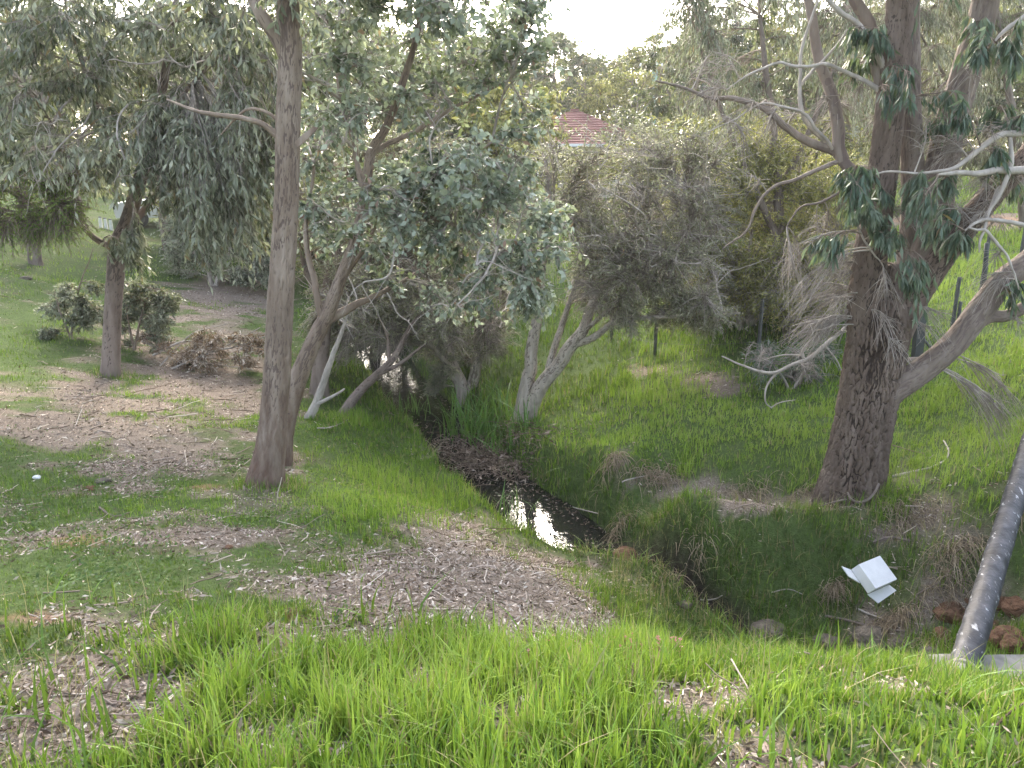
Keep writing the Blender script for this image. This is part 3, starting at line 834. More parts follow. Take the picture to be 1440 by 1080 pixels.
# --- straight gum on the left bank
b0 = gpt(374, 682)
t1 = thing('gum_tree', 'straight grey-brown gum with reddish stripped bark at its foot, on the left bank', 'tree', b0)
Y1 = b0[1]
a = Acc()
sk = [limb(a, PW([(371,700,Y1,.165),(374,672,Y1,.145),(381,620,Y1,.118),(388,540,Y1,.107),(394,430,Y1,.10),(402,300,Y1,.093),(405,180,Y1,.088),(408,80,Y1,.086),(404,0,Y1,.083),(398,-150,Y1,.07),(392,-400,Y1,.05),(396,-560,Y1,.03)]), 420, 110, .011, 4.2, 2.2, 4, flare=.28, plates=(30, .17))]
a.build('trunk', M['bark_left'], t1)
a = Acc(); sk.append(limb(a, PW([(401,80,Y1,.05),(388,52,Y1,.05),(368,22,Y1,.046),(352,-10,Y1+.1,.042),(300,-120,Y1+.3,.03),(260,-260,Y1+.5,.015)]), 60, 24, .005, 4, 2, 7)); a.build('limb', M['bark_left'], t1)
a = Acc(); sk.append(limb(a, PW([(397,197,Y1,.034),(384,186,Y1-.02,.027),(368,174,Y1-.03,.022),(340,166,Y1,.02),(300,161,Y1+.05,.017),(270,154,Y1+.2,.012),(235,140,Y1+.4,.007)]), 50, 14, .003, 4, 3, 9)); a.build('branch', M['bark_left'], t1)
a = Acc(); limb(a, PW([(395,172,Y1,.016),(375,158,Y1,.012),(352,153,Y1+.05,.011),(335,163,Y1+.1,.009),(310,190,Y1+.2,.005)]), 30, 8); a.build('branch', M['bark_left'], t1)
# torn bark flap
a = Acc()
fl = np.array([P(418,208,Y1-.09), P(432,196,Y1-.11), P(447,180,Y1-.12), P(440,178,Y1-.1), P(422,192,Y1-.09), P(414,200,Y1-.08)])
a.add(np.vstack([fl, fl + np.array([.004, .012, .002])]), quads=[(0,1,4,5),(1,2,3,4),(6,11,10,7),(7,10,9,8)])
a.build('bark_flap', M['bark_left'], t1, smooth=False)
a, lf = Acc(), Acc()
cl = np.vstack([region(16, 380, 640, -260, 20, Y1-.6, Y1+1.0, .45), region(8, 180, 360, -200, 10, Y1, Y1+1.0, .4)])
crown(a, lf, cl, np.vstack(sk), 18, 11, (.06, .10), .34, .7)
a.build('twigs', M['twig_grey'], t1, kind='stuff'); lf.build('foliage', M['leaf_long'], t1, kind='stuff')

LM_LONG = [leaf_mesh('leaf', .24, M['leaf_long'], curl=c) for c in (.05, .18, -.06)]
LM_ROUND = [leaf_mesh('leaf', w, M['leaf_round'], True, c) for w, c in ((.5, .05), (.6, .15), (.45, -.08))]
LM_DARK = [leaf_mesh('leaf', .2, M['leaf_dark'], curl=c) for c in (.05, .2, -.08)]

# --- small gum with the dense drooping crown, far left
b0 = gpt(155, 528)
t2 = thing('gum_tree', 'small gum with thin dark trunk and dense drooping grey-green crown, far left', 'tree', b0)
Y2 = b0[1]
a = Acc()
sk = [limb(a, PW([(154,540,Y2,.15),(156,515,Y2,.125),(158,450,Y2,.115),(162,390,Y2,.115),(166,345,Y2,.11),(180,310,Y2,.1),(196,255,Y2-.2,.085),(215,180,Y2-.4,.07),(235,90,Y2-.6,.05),(250,-20,Y2-.7,.03),(255,-110,Y2-.7,.015)]), 220, 60, .009, 4, 2, 14, flare=.2, plates=(22, .15))]
a.build('trunk', M['bark_small'], t2)
for l in ([(164,350,Y2,.05),(148,342,Y2-.1,.045),(130,331,Y2-.2,.038),(118,312,Y2-.3,.032),(100,250,Y2-.5,.025),(60,150,Y2-.8,.012)],
          [(172,330,Y2,.06),(215,280,Y2+.3,.045),(270,220,Y2+.5,.03),(330,150,Y2+.6,.015)],
          [(190,270,Y2-.1,.05),(150,180,Y2-.6,.035),(110,80,Y2-1.0,.02),(90,0,Y2-1.1,.01)],
          [(215,180,Y2-.4,.04),(270,120,Y2-.8,.025),(330,60,Y2-1.0,.012)]):
    a = Acc(); sk.append(limb(a, PW(l), 50, 14, .004, 4, 2, 15, wob=.06)); a.build('limb', M['bark_small'], t2)
SK2 = np.vstack(sk)
a, lf = Acc(), Acc()
bot = lambda x: np.interp(x, [-80, 20, 60, 120, 180, 230, 300, 360, 420], [200, 225, 235, 260, 225, 290, 335, 310, 280])
cl = np.vstack([region(150, -80, 400, -90, 330, Y2-2.2, Y2+.8, .5, test=lambda u, v: v < bot(u)),
                region(50, 200, 420, 120, 350, Y2-2.0, Y2-.6, .36, test=lambda u, v: v < bot(u) + 10),
                region(5, 165, 215, 330, 372, Y2-1.2, Y2-.5, .2)])
big = crown(a, lf, cl, np.vstack(sk), 22, 12, (.08, .14), .27, .95, .55, keep=300, twd=.3)
a.build('twigs', M['twig_grey'], t2, kind='stuff'); lf.build('foliage', M['leaf_long'], t2, kind='stuff'); place_leaves(big, LM_LONG, t2)

# --- leaning gum behind the straight one, its round leaves fill the middle
Y3 = 7.4
x0 = P(398, 640, Y3); b0 = np.array([x0[0], Y3, ht(x0[:1], np.array([Y3]))[0]])
t3 = thing('gum_tree', 'leaning slender gum behind the straight one, its round blue-green leaves hanging over the creek', 'tree', b0)
a = Acc()
sk = [limb(a, PW([(394,655,Y3,.12),(398,615,Y3,.10),(408,570,Y3,.095),(422,525,Y3,.09),(440,482,Y3,.08),(460,442,Y3,.068),(478,395,Y3,.056),(500,335,Y3,.05),(514,270,Y3,.046),(522,215,Y3,.042),(545,175,Y3,.036),(566,118,Y3,.03),(588,40,Y3,.024),(600,-60,Y3,.015)]), 240, 60, .008, 4, 2, 24, flare=.15, plates=(20, .16))]
a.build('trunk', M['bark_left'], t3)
for l in ([(442,478,Y3,.055),(458,455,Y3,.05),(478,440,Y3+.1,.045),(505,425,Y3+.2,.035),(540,410,Y3+.4,.025),(590,380,Y3+.7,.015),(650,330,Y3+.9,.008)],
          [(425,520,Y3,.04),(440,470,Y3+.1,.03),(470,430,Y3+.2,.03),(480,400,Y3+.3,.025),(510,350,Y3+.5,.02),(560,260,Y3+.6,.012)],
          [(456,452,Y3,.04),(447,415,Y3,.034),(436,370,Y3+.1,.028),(434,300,Y3+.2,.02),(440,230,Y3+.3,.012)],
          [(514,270,Y3,.03),(500,215,Y3,.025),(485,150,Y3,.018),(470,60,Y3+.1,.01)],
          [(505,310,Y3,.03),(560,290,Y3-.2,.024),(620,250,Y3-.2,.018),(690,200,Y3-.1,.01)],
          [(522,215,Y3,.026),(590,180,Y3+.2,.02),(660,140,Y3+.3,.014),(720,110,Y3+.4,.008)],
          [(560,290,Y3-.2,.02),(620,310,Y3-.3,.018),(680,330,Y3-.3,.014),(740,370,Y3-.2,.008)]):
    a = Acc(); sk.append(limb(a, PW(l), 50, 12, .003, 4, 2, 25, wob=.06)); a.build('limb', M['bark_left'], t3)
SK3 = np.vstack(sk)
a, lf = Acc(), Acc()
bot = lambda x: np.interp(x, [400, 450, 500, 560, 620, 680, 720, 770, 800], [340, 360, 350, 410, 430, 440, 450, 470, 360])
cl = np.vstack([region(100, 410, 790, -60, 350, Y3-1.0, Y3+1.6, .40, test=lambda u, v: v < bot(u) and not (u > 765 and v < 90) and not (u > 752 and 110 < v < 250)),
                region(40, 500, 790, 230, 430, Y3-.7, Y3+.8, .32, test=lambda u, v: v < bot(u)),
                region(6, 715, 775, 380, 455, Y3, Y3+.4, .2)])
big = crown(a, lf, cl, np.vstack(sk), 17, 11, (.04, .09), .55, .6, .8, keep=300, twd=.3, drychance=.012, twr=.003)
a.build('twigs', M['twig_grey'], t3, kind='stuff'); lf.build('foliage', M['leaf_round'], t3, kind='stuff'); place_leaves(big, LM_ROUND, t3)

# --- the big rough-barked gum on the right bank
b0 = gpt(1197, 703)
t5 = thing('gum_tree', 'massive leaning gum with deeply furrowed brown bark on the right bank', 'tree', b0)
Y5 = b0[1]
a = Acc()
trunk5 = PW([(1187,745,Y5,.325),(1194,700,Y5,.31),(1203,655,Y5,.275),(1213,600,Y5,.262),(1224,545,Y5,.27),(1233,490,Y5,.275),(1240,445,Y5,.25),(1246,400,Y5+.05,.17),(1250,372,Y5+.05,.09)])
sk = [limb(a, trunk5, 520, 270, .036, 6.0, 2.4, 34, flare=.22, plates=(52, .21))]
a.build('trunk', M['bark_big'], t5)
big_limbs = [
 ([(1216,470,Y5,.15),(1217,425,Y5-.02,.155),(1224,360,Y5-.05,.145),(1233,300,Y5-.05,.135),(1243,230,Y5,.125),(1252,150,Y5,.12),(1262,60,Y5,.11),(1268,-60,Y5,.1),(1275,-250,Y5,.07),(1285,-420,Y5,.04)], 180, 70, .014, 'bark_big'),
 ([(1258,460,Y5+.1,.14),(1268,410,Y5+.12,.13),(1280,350,Y5+.15,.11),(1284,280,Y5+.2,.1),(1282,200,Y5+.2,.095),(1279,110,Y5+.2,.09),(1278,0,Y5+.2,.085),(1280,-150,Y5+.2,.06),(1270,-350,Y5+.2,.03)], 150, 56, .010, 'bark_limb'),
 ([(1262,470,Y5,.13),(1285,410,Y5,.14),(1310,330,Y5+.05,.145),(1322,250,Y5+.1,.14),(1338,170,Y5+.1,.13),(1362,90,Y5+.1,.12),(1384,10,Y5+.1,.11),(1410,-120,Y5,.09),(1450,-300,Y5-.1,.05)], 160, 60, .012, 'bark_limb'),
 ([(1270,450,Y5-.08,.11),(1300,395,Y5-.1,.125),(1330,352,Y5-.1,.12),(1368,305,Y5-.1,.11),(1405,262,Y5-.1,.1),(1445,220,Y5-.1,.095),(1530,120,Y5-.1,.08),(1640,-30,Y5-.1,.05)], 120, 50, .014, 'bark_big'),
 ([(1238,565,Y5-.05,.13),(1262,543,Y5-.1,.135),(1298,520,Y5-.15,.118),(1340,484,Y5-.2,.112),(1378,436,Y5-.2,.11),(1408,398,Y5-.2,.105),(1445,368,Y5-.2,.1),(1540,290,Y5-.2,.08),(1680,160,Y5-.2,.05)], 150, 60, .011, 'bark_limb'),
 ([(1362,462,Y5-.2,.07),(1390,446,Y5-.22,.06),(1415,444,Y5-.25,.055),(1445,430,Y5-.28,.055),(1520,390,Y5-.3,.05),(1620,300,Y5-.3,.03)], 60, 26, .006, 'bark_limb')]
for l, n, s, rg, mt in big_limbs:
    big_ = mt == 'bark_big'
    a = Acc(); sk.append(limb(a, PW(l), int(n * 1.5), int(s * 1.6), rg, 5.5, 2.8, int(rng.integers(99)), plates=(26, .11) if big_ else (18, .2))); a.build('limb', M[mt], t5)
thin = [
 ([(1240,300,Y5,.06),(1215,262,Y5+.2,.058),(1188,228,Y5+.3,.056),(1172,208,Y5+.35,.05),(1135,193,Y5+.4,.04),(1105,172,Y5+.45,.034),(1080,152,Y5+.5,.03),(1040,143,Y5+.6,.026),(1000,140,Y5+.7,.02),(960,124,Y5+.8,.014),(920,112,Y5+.9,.008)], 'bark_limb'),
 ([(1186,226,Y5+.3,.06),(1178,180,Y5+.35,.058),(1166,120,Y5+.4,.052),(1150,62,Y5+.45,.046),(1132,0,Y5+.5,.04),(1110,-90,Y5+.5,.03),(1080,-220,Y5+.6,.015)], 'bark_limb'),
 ([(1166,205,Y5+.35,.03),(1140,182,Y5+.3,.026),(1127,150,Y5+.3,.024),(1126,115,Y5+.3,.02),(1132,60,Y5+.3,.017),(1146,0,Y5+.3,.012),(1150,-60,Y5+.3,.007)], 'bark_dead'),
 ([(1125,122,Y5+.3,.018),(1150,90,Y5+.3,.017),(1172,66,Y5+.3,.013),(1190,40,Y5+.3,.007)], 'bark_dead'),
 ([(1254,170,Y5+.05,.07),(1243,135,Y5+.03,.072),(1235,90,Y5+.1,.07),(1218,40,Y5+.2,.06),(1195,-10,Y5+.2,.05),(1150,-120,Y5+.3,.03)], 'bark_limb'),
 ([(1256,112,Y5,.04),(1240,84,Y5,.038),(1215,40,Y5,.03),(1180,8,Y5,.026),(1150,-25,Y5,.02),(1090,-90,Y5,.01)], 'bark_dead'),
 ([(1254,146,Y5,.03),(1234,128,Y5,.028),(1200,103,Y5+.1,.022),(1170,90,Y5+.1,.02),(1130,90,Y5+.1,.017),(1090,86,Y5+.2,.014),(1050,104,Y5+.2,.01),(1020,125,Y5+.2,.005)], 'bark_dead'),
 ([(1186,226,Y5+.3,.024),(1150,238,Y5+.3,.021),(1115,250,Y5+.3,.018),(1085,262,Y5+.3,.015),(1062,290,Y5+.3,.013),(1048,325,Y5+.3,.01),(1020,352,Y5+.3,.006)], 'bark_limb'),
 ([(1190,262,Y5+.2,.016),(1160,282,Y5+.2,.012),(1130,295,Y5+.2,.01),(1108,320,Y5+.2,.006)], 'bark_limb'),
 ([(1170,210,Y5+.3,.02),(1140,165,Y5+.2,.018),(1110,152,Y5+.2,.014),(1070,142,Y5+.3,.012),(1030,165,Y5+.3,.008),(985,185,Y5+.3,.004)], 'bark_dead'),
 ([(1500,150,Y5-.5,.05),(1445,186,Y5-.5,.04),(1412,190,Y5-.5,.034),(1385,204,Y5-.5,.03),(1360,224,Y5-.5,.025),(1338,238,Y5-.5,.02),(1300,243,Y5-.45,.014),(1250,240,Y5-.45,.01),(1205,258,Y5-.4,.005)], 'bark_dead'),
 ([(1520,230,Y5-.55,.05),(1445,238,Y5-.55,.042),(1405,238,Y5-.55,.038),(1375,242,Y5-.55,.032),(1340,241,Y5-.55,.024),(1318,243,Y5-.55,.012)], 'bark_dead'),
 ([(1418,170,Y5-.5,.014),(1422,210,Y5-.5,.022),(1424,236,Y5-.52,.026),(1412,270,Y5-.55,.022),(1388,300,Y5-.55,.016),(1366,318,Y5-.55,.01)], 'bark_dead'),
 ([(1505,330,Y5-.6,.03),(1445,318,Y5-.6,.024),(1412,312,Y5-.6,.02),(1382,309,Y5-.6,.017),(1362,318,Y5-.6,.009)], 'bark_dead'),
 ([(1362,320,Y5-.6,.012),(1385,322,Y5-.6,.016),(1402,348,Y5-.6,.015),(1420,382,Y5-.6,.011),(1432,410,Y5-.6,.006)], 'bark_dead'),
 ([(1400,60,Y5-.3,.02),(1418,40,Y5-.3,.022),(1440,24,Y5-.3,.024),(1500,-20,Y5-.3,.03)], 'bark_dead'),
 ([(1408,262,Y5-.5,.02),(1380,330,Y5-.6,.014),(1376,352,Y5-.6,.007)], 'bark_dead'),
 ([(1200,290,Y5-.2,.014),(1206,310,Y5-.3,.012),(1222,345,Y5-.35,.01),(1238,368,Y5-.35,.006)], 'bark_dead')]
for l, mt in thin:
    rows = PW(l); rows[:, 3] *= .8 if mt == 'bark_dead' else .95
    a = Acc(); p = limb(a, rows, 64, 12, .003, 4, 6, int(rng.integers(99)), wob=.10); a.build('branch', M[mt], t5)
    sk.append(p)
SK5 = np.vstack(sk)
a, lf = Acc(), Acc()
spots = [(1262,95,.16),(1250,120,.13),(1380,45,.18),(1372,70,.12),(1428,40,.17),(1436,75,.13),(1340,130,.12),(1352,140,.1),(1290,245,.15),(1330,285,.18),(1310,310,.16),(1268,325,.14),(1240,305,.12),(1190,245,.13),(1212,250,.1),(1302,365,.13),(1290,400,.13),(1432,400,.13),(1340,330,.1),(1200,262,.12),(1280,105,.12),(1300,275,.14),(1225,285,.1),(1165,335,.1),(1330,250,.12),(1400,215,.1)]
cl = np.array([[*P(u, v, Y5 - rng.uniform(.3, .75)), r, r, r * 1.1] for u, v, r in spots])
more = np.vstack([region(16, 1190, 1440, 30, 330, Y5-.5, Y5+.4, .16), region(8, 1150, 1330, 230, 340, Y5-.6, Y5-.2, .13)])
top = region(26, 1180, 1560, -330, -30, Y5-.8, Y5+1.0, .45)
big = crown(a, lf, np.vstack([cl, more, top]), SK5, 13, 9, (.09, .15), .2, 1.3, .4, keep=300, br=(.009, .003), twd=.35)
a.build('twigs', M['twig_brown'], t5, kind='stuff'); lf.build('foliage', M['leaf_dark'], t5, kind='stuff'); place_leaves(big, LM_DARK, t5)
# bare hanging twigs
a = Acc()
cl = np.vstack([region(30, 1110, 1215, 310, 480, Y5-.5, Y5+.5, .25), region(14, 1000, 1240, 60, 260, Y5, Y5+.6, .3), region(14, 1290, 1440, 90, 330, Y5-.6, Y5-.2, .3), region(8, 1350, 1430, 240, 400, Y5-.7, Y5-.3, .26), region(10, 960, 1120, 80, 200, Y5+.3, Y5+1.0, .3), region(6, 1380, 1440, 440, 600, Y5-.6, Y5-.3, .2), region(5, 1240, 1330, 400, 500, Y5-.6, Y5-.4, .16)])
crown(a, None, cl, SK5, 30, 0, droop=1.5, br=(.008, .003), twr=.0022, twd=.35)
a.build('bare_twigs', M['twig_grey'], t5, kind='stuff')
# exposed roots
for l in ([(1236,680,Y5-.28,.010),(1229,694,Y5-.34,.012),(1218,704,Y5-.36,.013),(1206,706,Y5-.36,.012),(1196,701,Y5-.34,.011),(1192,692,Y5-.3,.008)],
          [(1190,702,Y5-.3,.008),(1172,706,Y5-.36,.007),(1152,712,Y5-.36,.004)], [(1215,705,Y5-.33,.012),(1212,718,Y5-.4,.013),(1216,728,Y5-.45,.009)],
          [(1238,696,Y5-.3,.008),(1256,702,Y5-.3,.007),(1270,710,Y5-.3,.004)], [(1222,703,Y5-.3,.008),(1236,714,Y5-.36,.007),(1250,724,Y5-.4,.004)]):
    a = Acc(); limb(a, PW(l), 30, 10, .001, 3, 2, 5); a.build('root', M['bark_limb'], t5)

# --- paperbarks and other stems by the creek
def stems_tree(name, label, base_px, stems, mat, clumps, leafmat, twigmat, lkw, z0=.4, ridge=.012, extra_tw=None, cat='tree', group=None, Y=None):
    b0 = gpt(*base_px)
    YY = b0[1]
    t = thing(name, label, cat, b0, group)
    sk = []
    for i, l in enumerate(stems):
        a = Acc()
        rows = PW([(u, v, YY + dy, r) for u, v, dy, r in l])
        sk.append(limb(a, rows, (26 if rows[0, 3] > .05 else 14) * len(l), 44 if rows[0, 3] > .05 else 9, ridge if rows[0, 3] > .05 else .001, 4.5, 4, int(rng.integers(99)), flare=.2 if i == 0 else 0, wob=.05, plates=(18, .14) if rows[0, 3] > .05 else None))
        a.build('trunk' if (rows[0, 3] > .05 and rows[0, 2] < b0[2] + .35) else 'limb', M[mat], t)
    S = np.vstack(sk)
    a, lf = Acc(), Acc()
    cl = clumps(YY)
    crown(a, lf, cl, S, **lkw)
    if extra_tw is not None: crown(a, None, extra_tw(YY), S, 34, 0, droop=.8, twr=.005, twd=.3)
    a.build('twigs', M[twigmat], t, kind='stuff'); lf.build('foliage', M[leafmat], t, kind='stuff')
    return t, S

FINE = dict(ntw=34, nlf=15, L=(.045, .09), W=.19, droop=.4, dirn=.6, br=(.014, .004), twr=.0052, twd=.15)
tp6, S6 = stems_tree('paperbark_tree', 'pale flaking paperbark forking low and leaning right over the grassy bank', (738, 588),
 [[(732,595,0,.15),(738,560,0,.12),(745,520,0,.10),(750,480,0,.088),(757,430,.1,.075),(765,370,.2,.05),(780,300,.3,.03)],
  [(742,585,0,.12),(758,548,-.1,.115),(780,520,-.15,.105),(802,490,-.2,.098),(822,462,-.2,.085),(832,430,-.2,.07),(852,402,-.2,.055),(880,372,-.1,.045),(920,335,0,.028),(960,290,.1,.012)],
  [(770,530,-.1,.06),(776,500,0,.055),(786,470,.1,.05),(800,430,.2,.04),(815,380,.3,.025),(830,320,.4,.012)],
  [(806,486,-.2,.06),(835,474,-.3,.05),(862,455,-.4,.042),(890,448,-.5,.034),(930,446,-.6,.026),(990,446,-.7,.02),(1040,440,-.8,.01)],
  [(835,428,-.2,.045),(830,402,-.1,.04),(842,378,0,.032),(868,350,.1,.022),(905,320,.2,.012)],
  [(815,470,-.2,.04),(850,440,-.4,.03),(885,415,-.5,.022),(930,385,-.5,.014),(965,350,-.4,.007)]],
 'bark_pale', lambda Y: np.vstack([region(90, 760, 1020, 190, 430, Y-1.2, Y+2.2, .6, test=lambda u, v: (u > 810 or v < 340)), region(16, 860, 1010, 420, 462, Y-1.0, Y+1.0, .4), region(8, 920, 1000, 395, 440, Y-1.0, Y-.3, .25)]),
 'leaf_fine', 'twig_grey', FINE, extra_tw=lambda Y: region(40, 800, 1000, 260, 430, Y-1.2, Y+.6, .45))
tp7, S7 = stems_tree('paperbark_tree', 'paperbark with two shaggy stems standing behind the reeds at the water', (648, 566),
 [[(655,575,0,.13),(648,545,0,.12),(636,515,0,.11),(622,478,.1,.09),(612,430,.2,.07),(600,370,.3,.05),(590,310,.4,.025)],
  [(655,570,0,.10),(664,540,0,.095),(672,505,0,.092),(674,460,.1,.085),(680,410,.2,.065),(690,350,.3,.04),(700,290,.4,.02)],
  [(640,525,0,.05),(610,490,-.4,.04),(570,460,-.7,.03),(530,440,-.9,.018),(490,430,-1.0,.009)],
  [(672,470,.1,.05),(700,440,0,.04),(730,400,0,.025),(760,360,.1,.012)]],
 'bark_pale', lambda Y: np.vstack([region(80, 440, 720, 300, 470, Y-1.2, Y+1.6, .55), region(22, 590, 720, 440, 510, Y-.3, Y+1.5, .35), region(12, 430, 520, 420, 520, Y-.8, Y+.6, .3), region(8, 600, 640, 460, 560, Y-.4, Y, .16), region(20, 520, 640, 420, 475, Y-1.2, Y, .3)]),
 'leaf_fine', 'twig_grey', FINE, extra_tw=lambda Y: region(50, 470, 720, 340, 490, Y-1.4, Y+.4, .45))
tp8, S8 = stems_tree('paperbark_tree', 'thin pale paperbark leaning right from the left bank across the bright water', (482, 584),
 [[(476,592,0,.075),(492,566,0,.068),(510,545,0,.062),(530,528,0,.056),(548,510,0,.05),(562,488,.05,.04),(575,462,.1,.028),(600,430,.2,.014)],
  [(535,524,0,.04),(560,512,-.1,.03),(590,490,-.2,.018),(625,470,-.2,.008)],
  [(548,510,0,.03),(545,480,.1,.024),(535,450,.1,.014),(520,420,.2,.007)]],
 'bark_small', lambda Y: region(26, 500, 640, 380, 470, Y-.5, Y+.6, .32), 'leaf_fine', 'twig_grey', dict(FINE, ntw=30, nlf=9))
tp9, S9 = stems_tree('dead_tree', 'bleached forked dead stem leaning in grass beside the leaning gum', (436, 588),
 [[(433,592,0,.055),(446,568,0,.05),(456,540,0,.042),(466,510,0,.034),(480,470,.1,.024),(500,420,.2,.012)],
  [(444,570,0,.03),(462,560,-.1,.022),(484,546,-.15,.012)]],
 'bark_dead', lambda Y: region(4, 460, 520, 400, 450, Y, Y+.4, .3), 'leaf_fine', 'twig_grey', dict(FINE, nlf=2))
tp10, S10 = stems_tree('swamp_tree', 'dark upright trunk deep in shade between the leaning gum and the water', (450, 556),
 [[(449,560,0,.14),(450,520,0,.125),(453,470,0,.115),(460,420,.1,.1),(470,350,.2,.08),(480,260,.3,.05)],
  [(455,450,0,.06),(490,400,.2,.045),(530,350,.3,.03),(570,290,.4,.015)],
  [(458,430,0,.06),(430,380,.2,.04),(420,320,.3,.02)]],
 'bark_small', lambda Y: np.vstack([region(60, 420, 640, 180, 430, Y-.6, Y+1.8, .5)]), 'leaf_fine', 'twig_brown', dict(FINE, ntw=36))

WEEP = dict(ntw=26, nlf=14, L=(.07, .13), W=.16, droop=1.4, dirn=.3, br=(.012, .004), twr=.003, twd=.5)
stems_tree('weeping_gum', 'weeping fine-leaved gum whose wisps hang behind the arching bare limbs', (1110, 470),
 [[(1112,474,0,.11),(1105,420,.1,.10),(1098,330,.2,.085),(1090,220,.3,.07),(1080,120,.4,.05),(1070,20,.5,.03)],
  [(1100,350,.2,.06),(1050,240,.1,.045),(1010,140,0,.03),(980,50,0,.015)], [(1094,270,.3,.06),(1140,180,.4,.045),(1180,80,.5,.03),(1210,0,.5,.015)]],
 'bark_limb', lambda Y: np.vstack([region(56, 925, 1250, -60, 150, Y-1.0, Y+2.0, .5)]), 'leaf_long', 'twig_brown', WEEP)
stems_tree('weeping_gum', 'tall gum with reddish twiggy wisps behind the right side of the big trunk', (1440, 330),
 [[(1442,334,0,.11),(1438,280,.1,.10),(1430,200,.2,.085),(1415,100,.3,.06),(1400,0,.4,.03)],
  [(1435,250,.1,.06),(1380,180,.1,.045),(1330,110,0,.03),(1290,40,0,.015)], [(1430,220,.3,.06),(1480,150,.4,.045),(1520,60,.5,.02)]],
 'bark_limb', lambda Y: np.vstack([region(60, 1210, 1480, -60, 240, Y-1.5, Y+2.0, .75)]), 'leaf_fine', 'twig_brown', dict(WEEP, ntw=40, L=(.08,.16)))
# --- shrubs
OL = dict(ntw=40, nlf=20, L=(.05, .10), W=.22, droop=.1, dirn=.6, br=(.014, .004), twr=.0045, twd=-.25)
def shrub(name, label, base, Yoff, stems, clumps, leafmat, twigmat, kw, **k):
    return stems_tree(name, label, base, stems, twigmat, clumps, leafmat, twigmat, kw, cat='shrub', **k)
shrub('tea_tree_shrub', 'broad olive tea-tree shrub with feathery yellowish tips beyond the creek', (1045, 462), 0,
 [[(1043,466,0,.06),(1036,430,0,.05),(1025,390,.1,.04),(1010,340,.2,.025),(1000,280,.3,.012)], [(1046,466,0,.06),(1062,430,0,.05),(1080,390,.1,.04),(1100,330,.2,.028),(1120,270,.3,.012)],
  [(1045,464,0,.05),(1050,400,-.1,.04),(1055,340,0,.03),(1060,260,.1,.015)], [(1050,460,0,.05),(1090,430,-.3,.04),(1130,400,-.5,.028),(1160,360,-.5,.014)]],
 lambda Y: np.vstack([region(170, 950, 1200, 190, 455, Y-1.6, Y+1.6, .55, test=lambda u, v: v > 190 + abs(u - 1075) * .35)]), 'leaf_olive', 'twig_grey', OL, extra_tw=lambda Y: region(14, 970, 1120, 330, 440, Y-1.2, Y-.4, .45))
shrub('dead_shrub', 'tangle of bare grey twigs in front of the olive shrub', (1010, 458), 0,
 [[(1010,462,0,.03),(1002,430,0,.025),(990,390,0,.018),(975,350,0,.008)], [(1012,460,0,.03),(1030,420,-.1,.022),(1050,390,-.1,.01)]],
 lambda Y: region(12, 965, 1070, 350, 460, Y-.6, Y+.3, .35), 'leaf_fine', 'bark_dead', dict(FINE, nlf=1, ntw=34, droop=1.0))
SA = dict(ntw=30, nlf=12, L=(.05, .085), W=.36, droop=.4, dirn=.7, br=(.01, .003), twr=.0028, twd=.1)
shrub('gum_sapling', 'grey-leaved sapling left of the small gum trunk', (100, 475), 0,
 [[(100,478,0,.02),(104,440,0,.016),(112,400,0,.012),(130,350,0,.006)], [(100,476,0,.016),(85,440,0,.012),(75,405,0,.006)]],
 lambda Y: np.vstack([region(18, 62, 150, 395, 455, Y-.4, Y+.4, .24), region(3, 60, 90, 470, 500, Y-.5, Y-.2, .16)]), 'leaf_long', 'twig_brown', SA)
shrub('gum_sapling', 'rounded grey-leaved sapling right of the small gum trunk', (190, 492), 0,
 [[(190,495,0,.02),(195,460,0,.018),(205,425,0,.012),(220,400,0,.006)], [(188,494,0,.02),(180,450,0,.014),(178,415,0,.006)]],
 lambda Y: np.vstack([region(28, 155, 232, 402, 488, Y-.5, Y+.5, .25), region(6, 215, 248, 410, 440, Y-.3, Y+.2, .18)]), 'leaf_long', 'twig_brown', SA)
shrub('grey_bush', 'far blue-grey rounded bush beside the woodchip path', (300, 402), 0,
 [[(298,404,0,.06),(292,380,0,.05),(280,345,0,.03),(265,310,0,.015)], [(302,404,0,.06),(312,375,0,.05),(330,340,0,.03),(345,310,0,.015)]],
 lambda Y: np.vstack([region(40, 235, 400, 270, 388, Y-.8, Y+1.0, .5), region(10, 330, 380, 345, 395, Y-.8, Y+.4, .4)]), 'leaf_long', 'twig_grey', dict(SA, L=(.07, .12), ntw=34))
shrub('wattle_shrub', 'soft green drooping wattle at the left edge', (-40, 500), 0,
 [[(-40,505,0,.06),(-40,430,-.2,.05),(-20,360,-.4,.04),(20,310,-.5,.025),(70,290,-.6,.01)], [(-40,480,0,.05),(-60,380,-.2,.04),(-40,300,-.4,.02),(0,250,-.5,.01)]],
 lambda Y: np.vstack([region(34, -60, 110, 240, 340, Y-1.2, Y-.2, .34)]), 'leaf_green', 'twig_brown', dict(FINE, ntw=36, L=(.03, .06), droop=.8))
shrub('low_shrub', 'dark low shrub behind the white dead branch on the grassy bank', (1110, 548), 0,
 [[(1110,550,0,.02),(1100,530,0,.014),(1085,510,0,.006)], [(1112,550,0,.02),(1130,525,0,.014),(1150,500,0,.006)]],
 lambda Y: region(14, 1060, 1170, 490, 540, Y-.3, Y+.5, .25), 'leaf_dark', 'twig_grey', dict(FINE, ntw=34, nlf=8))

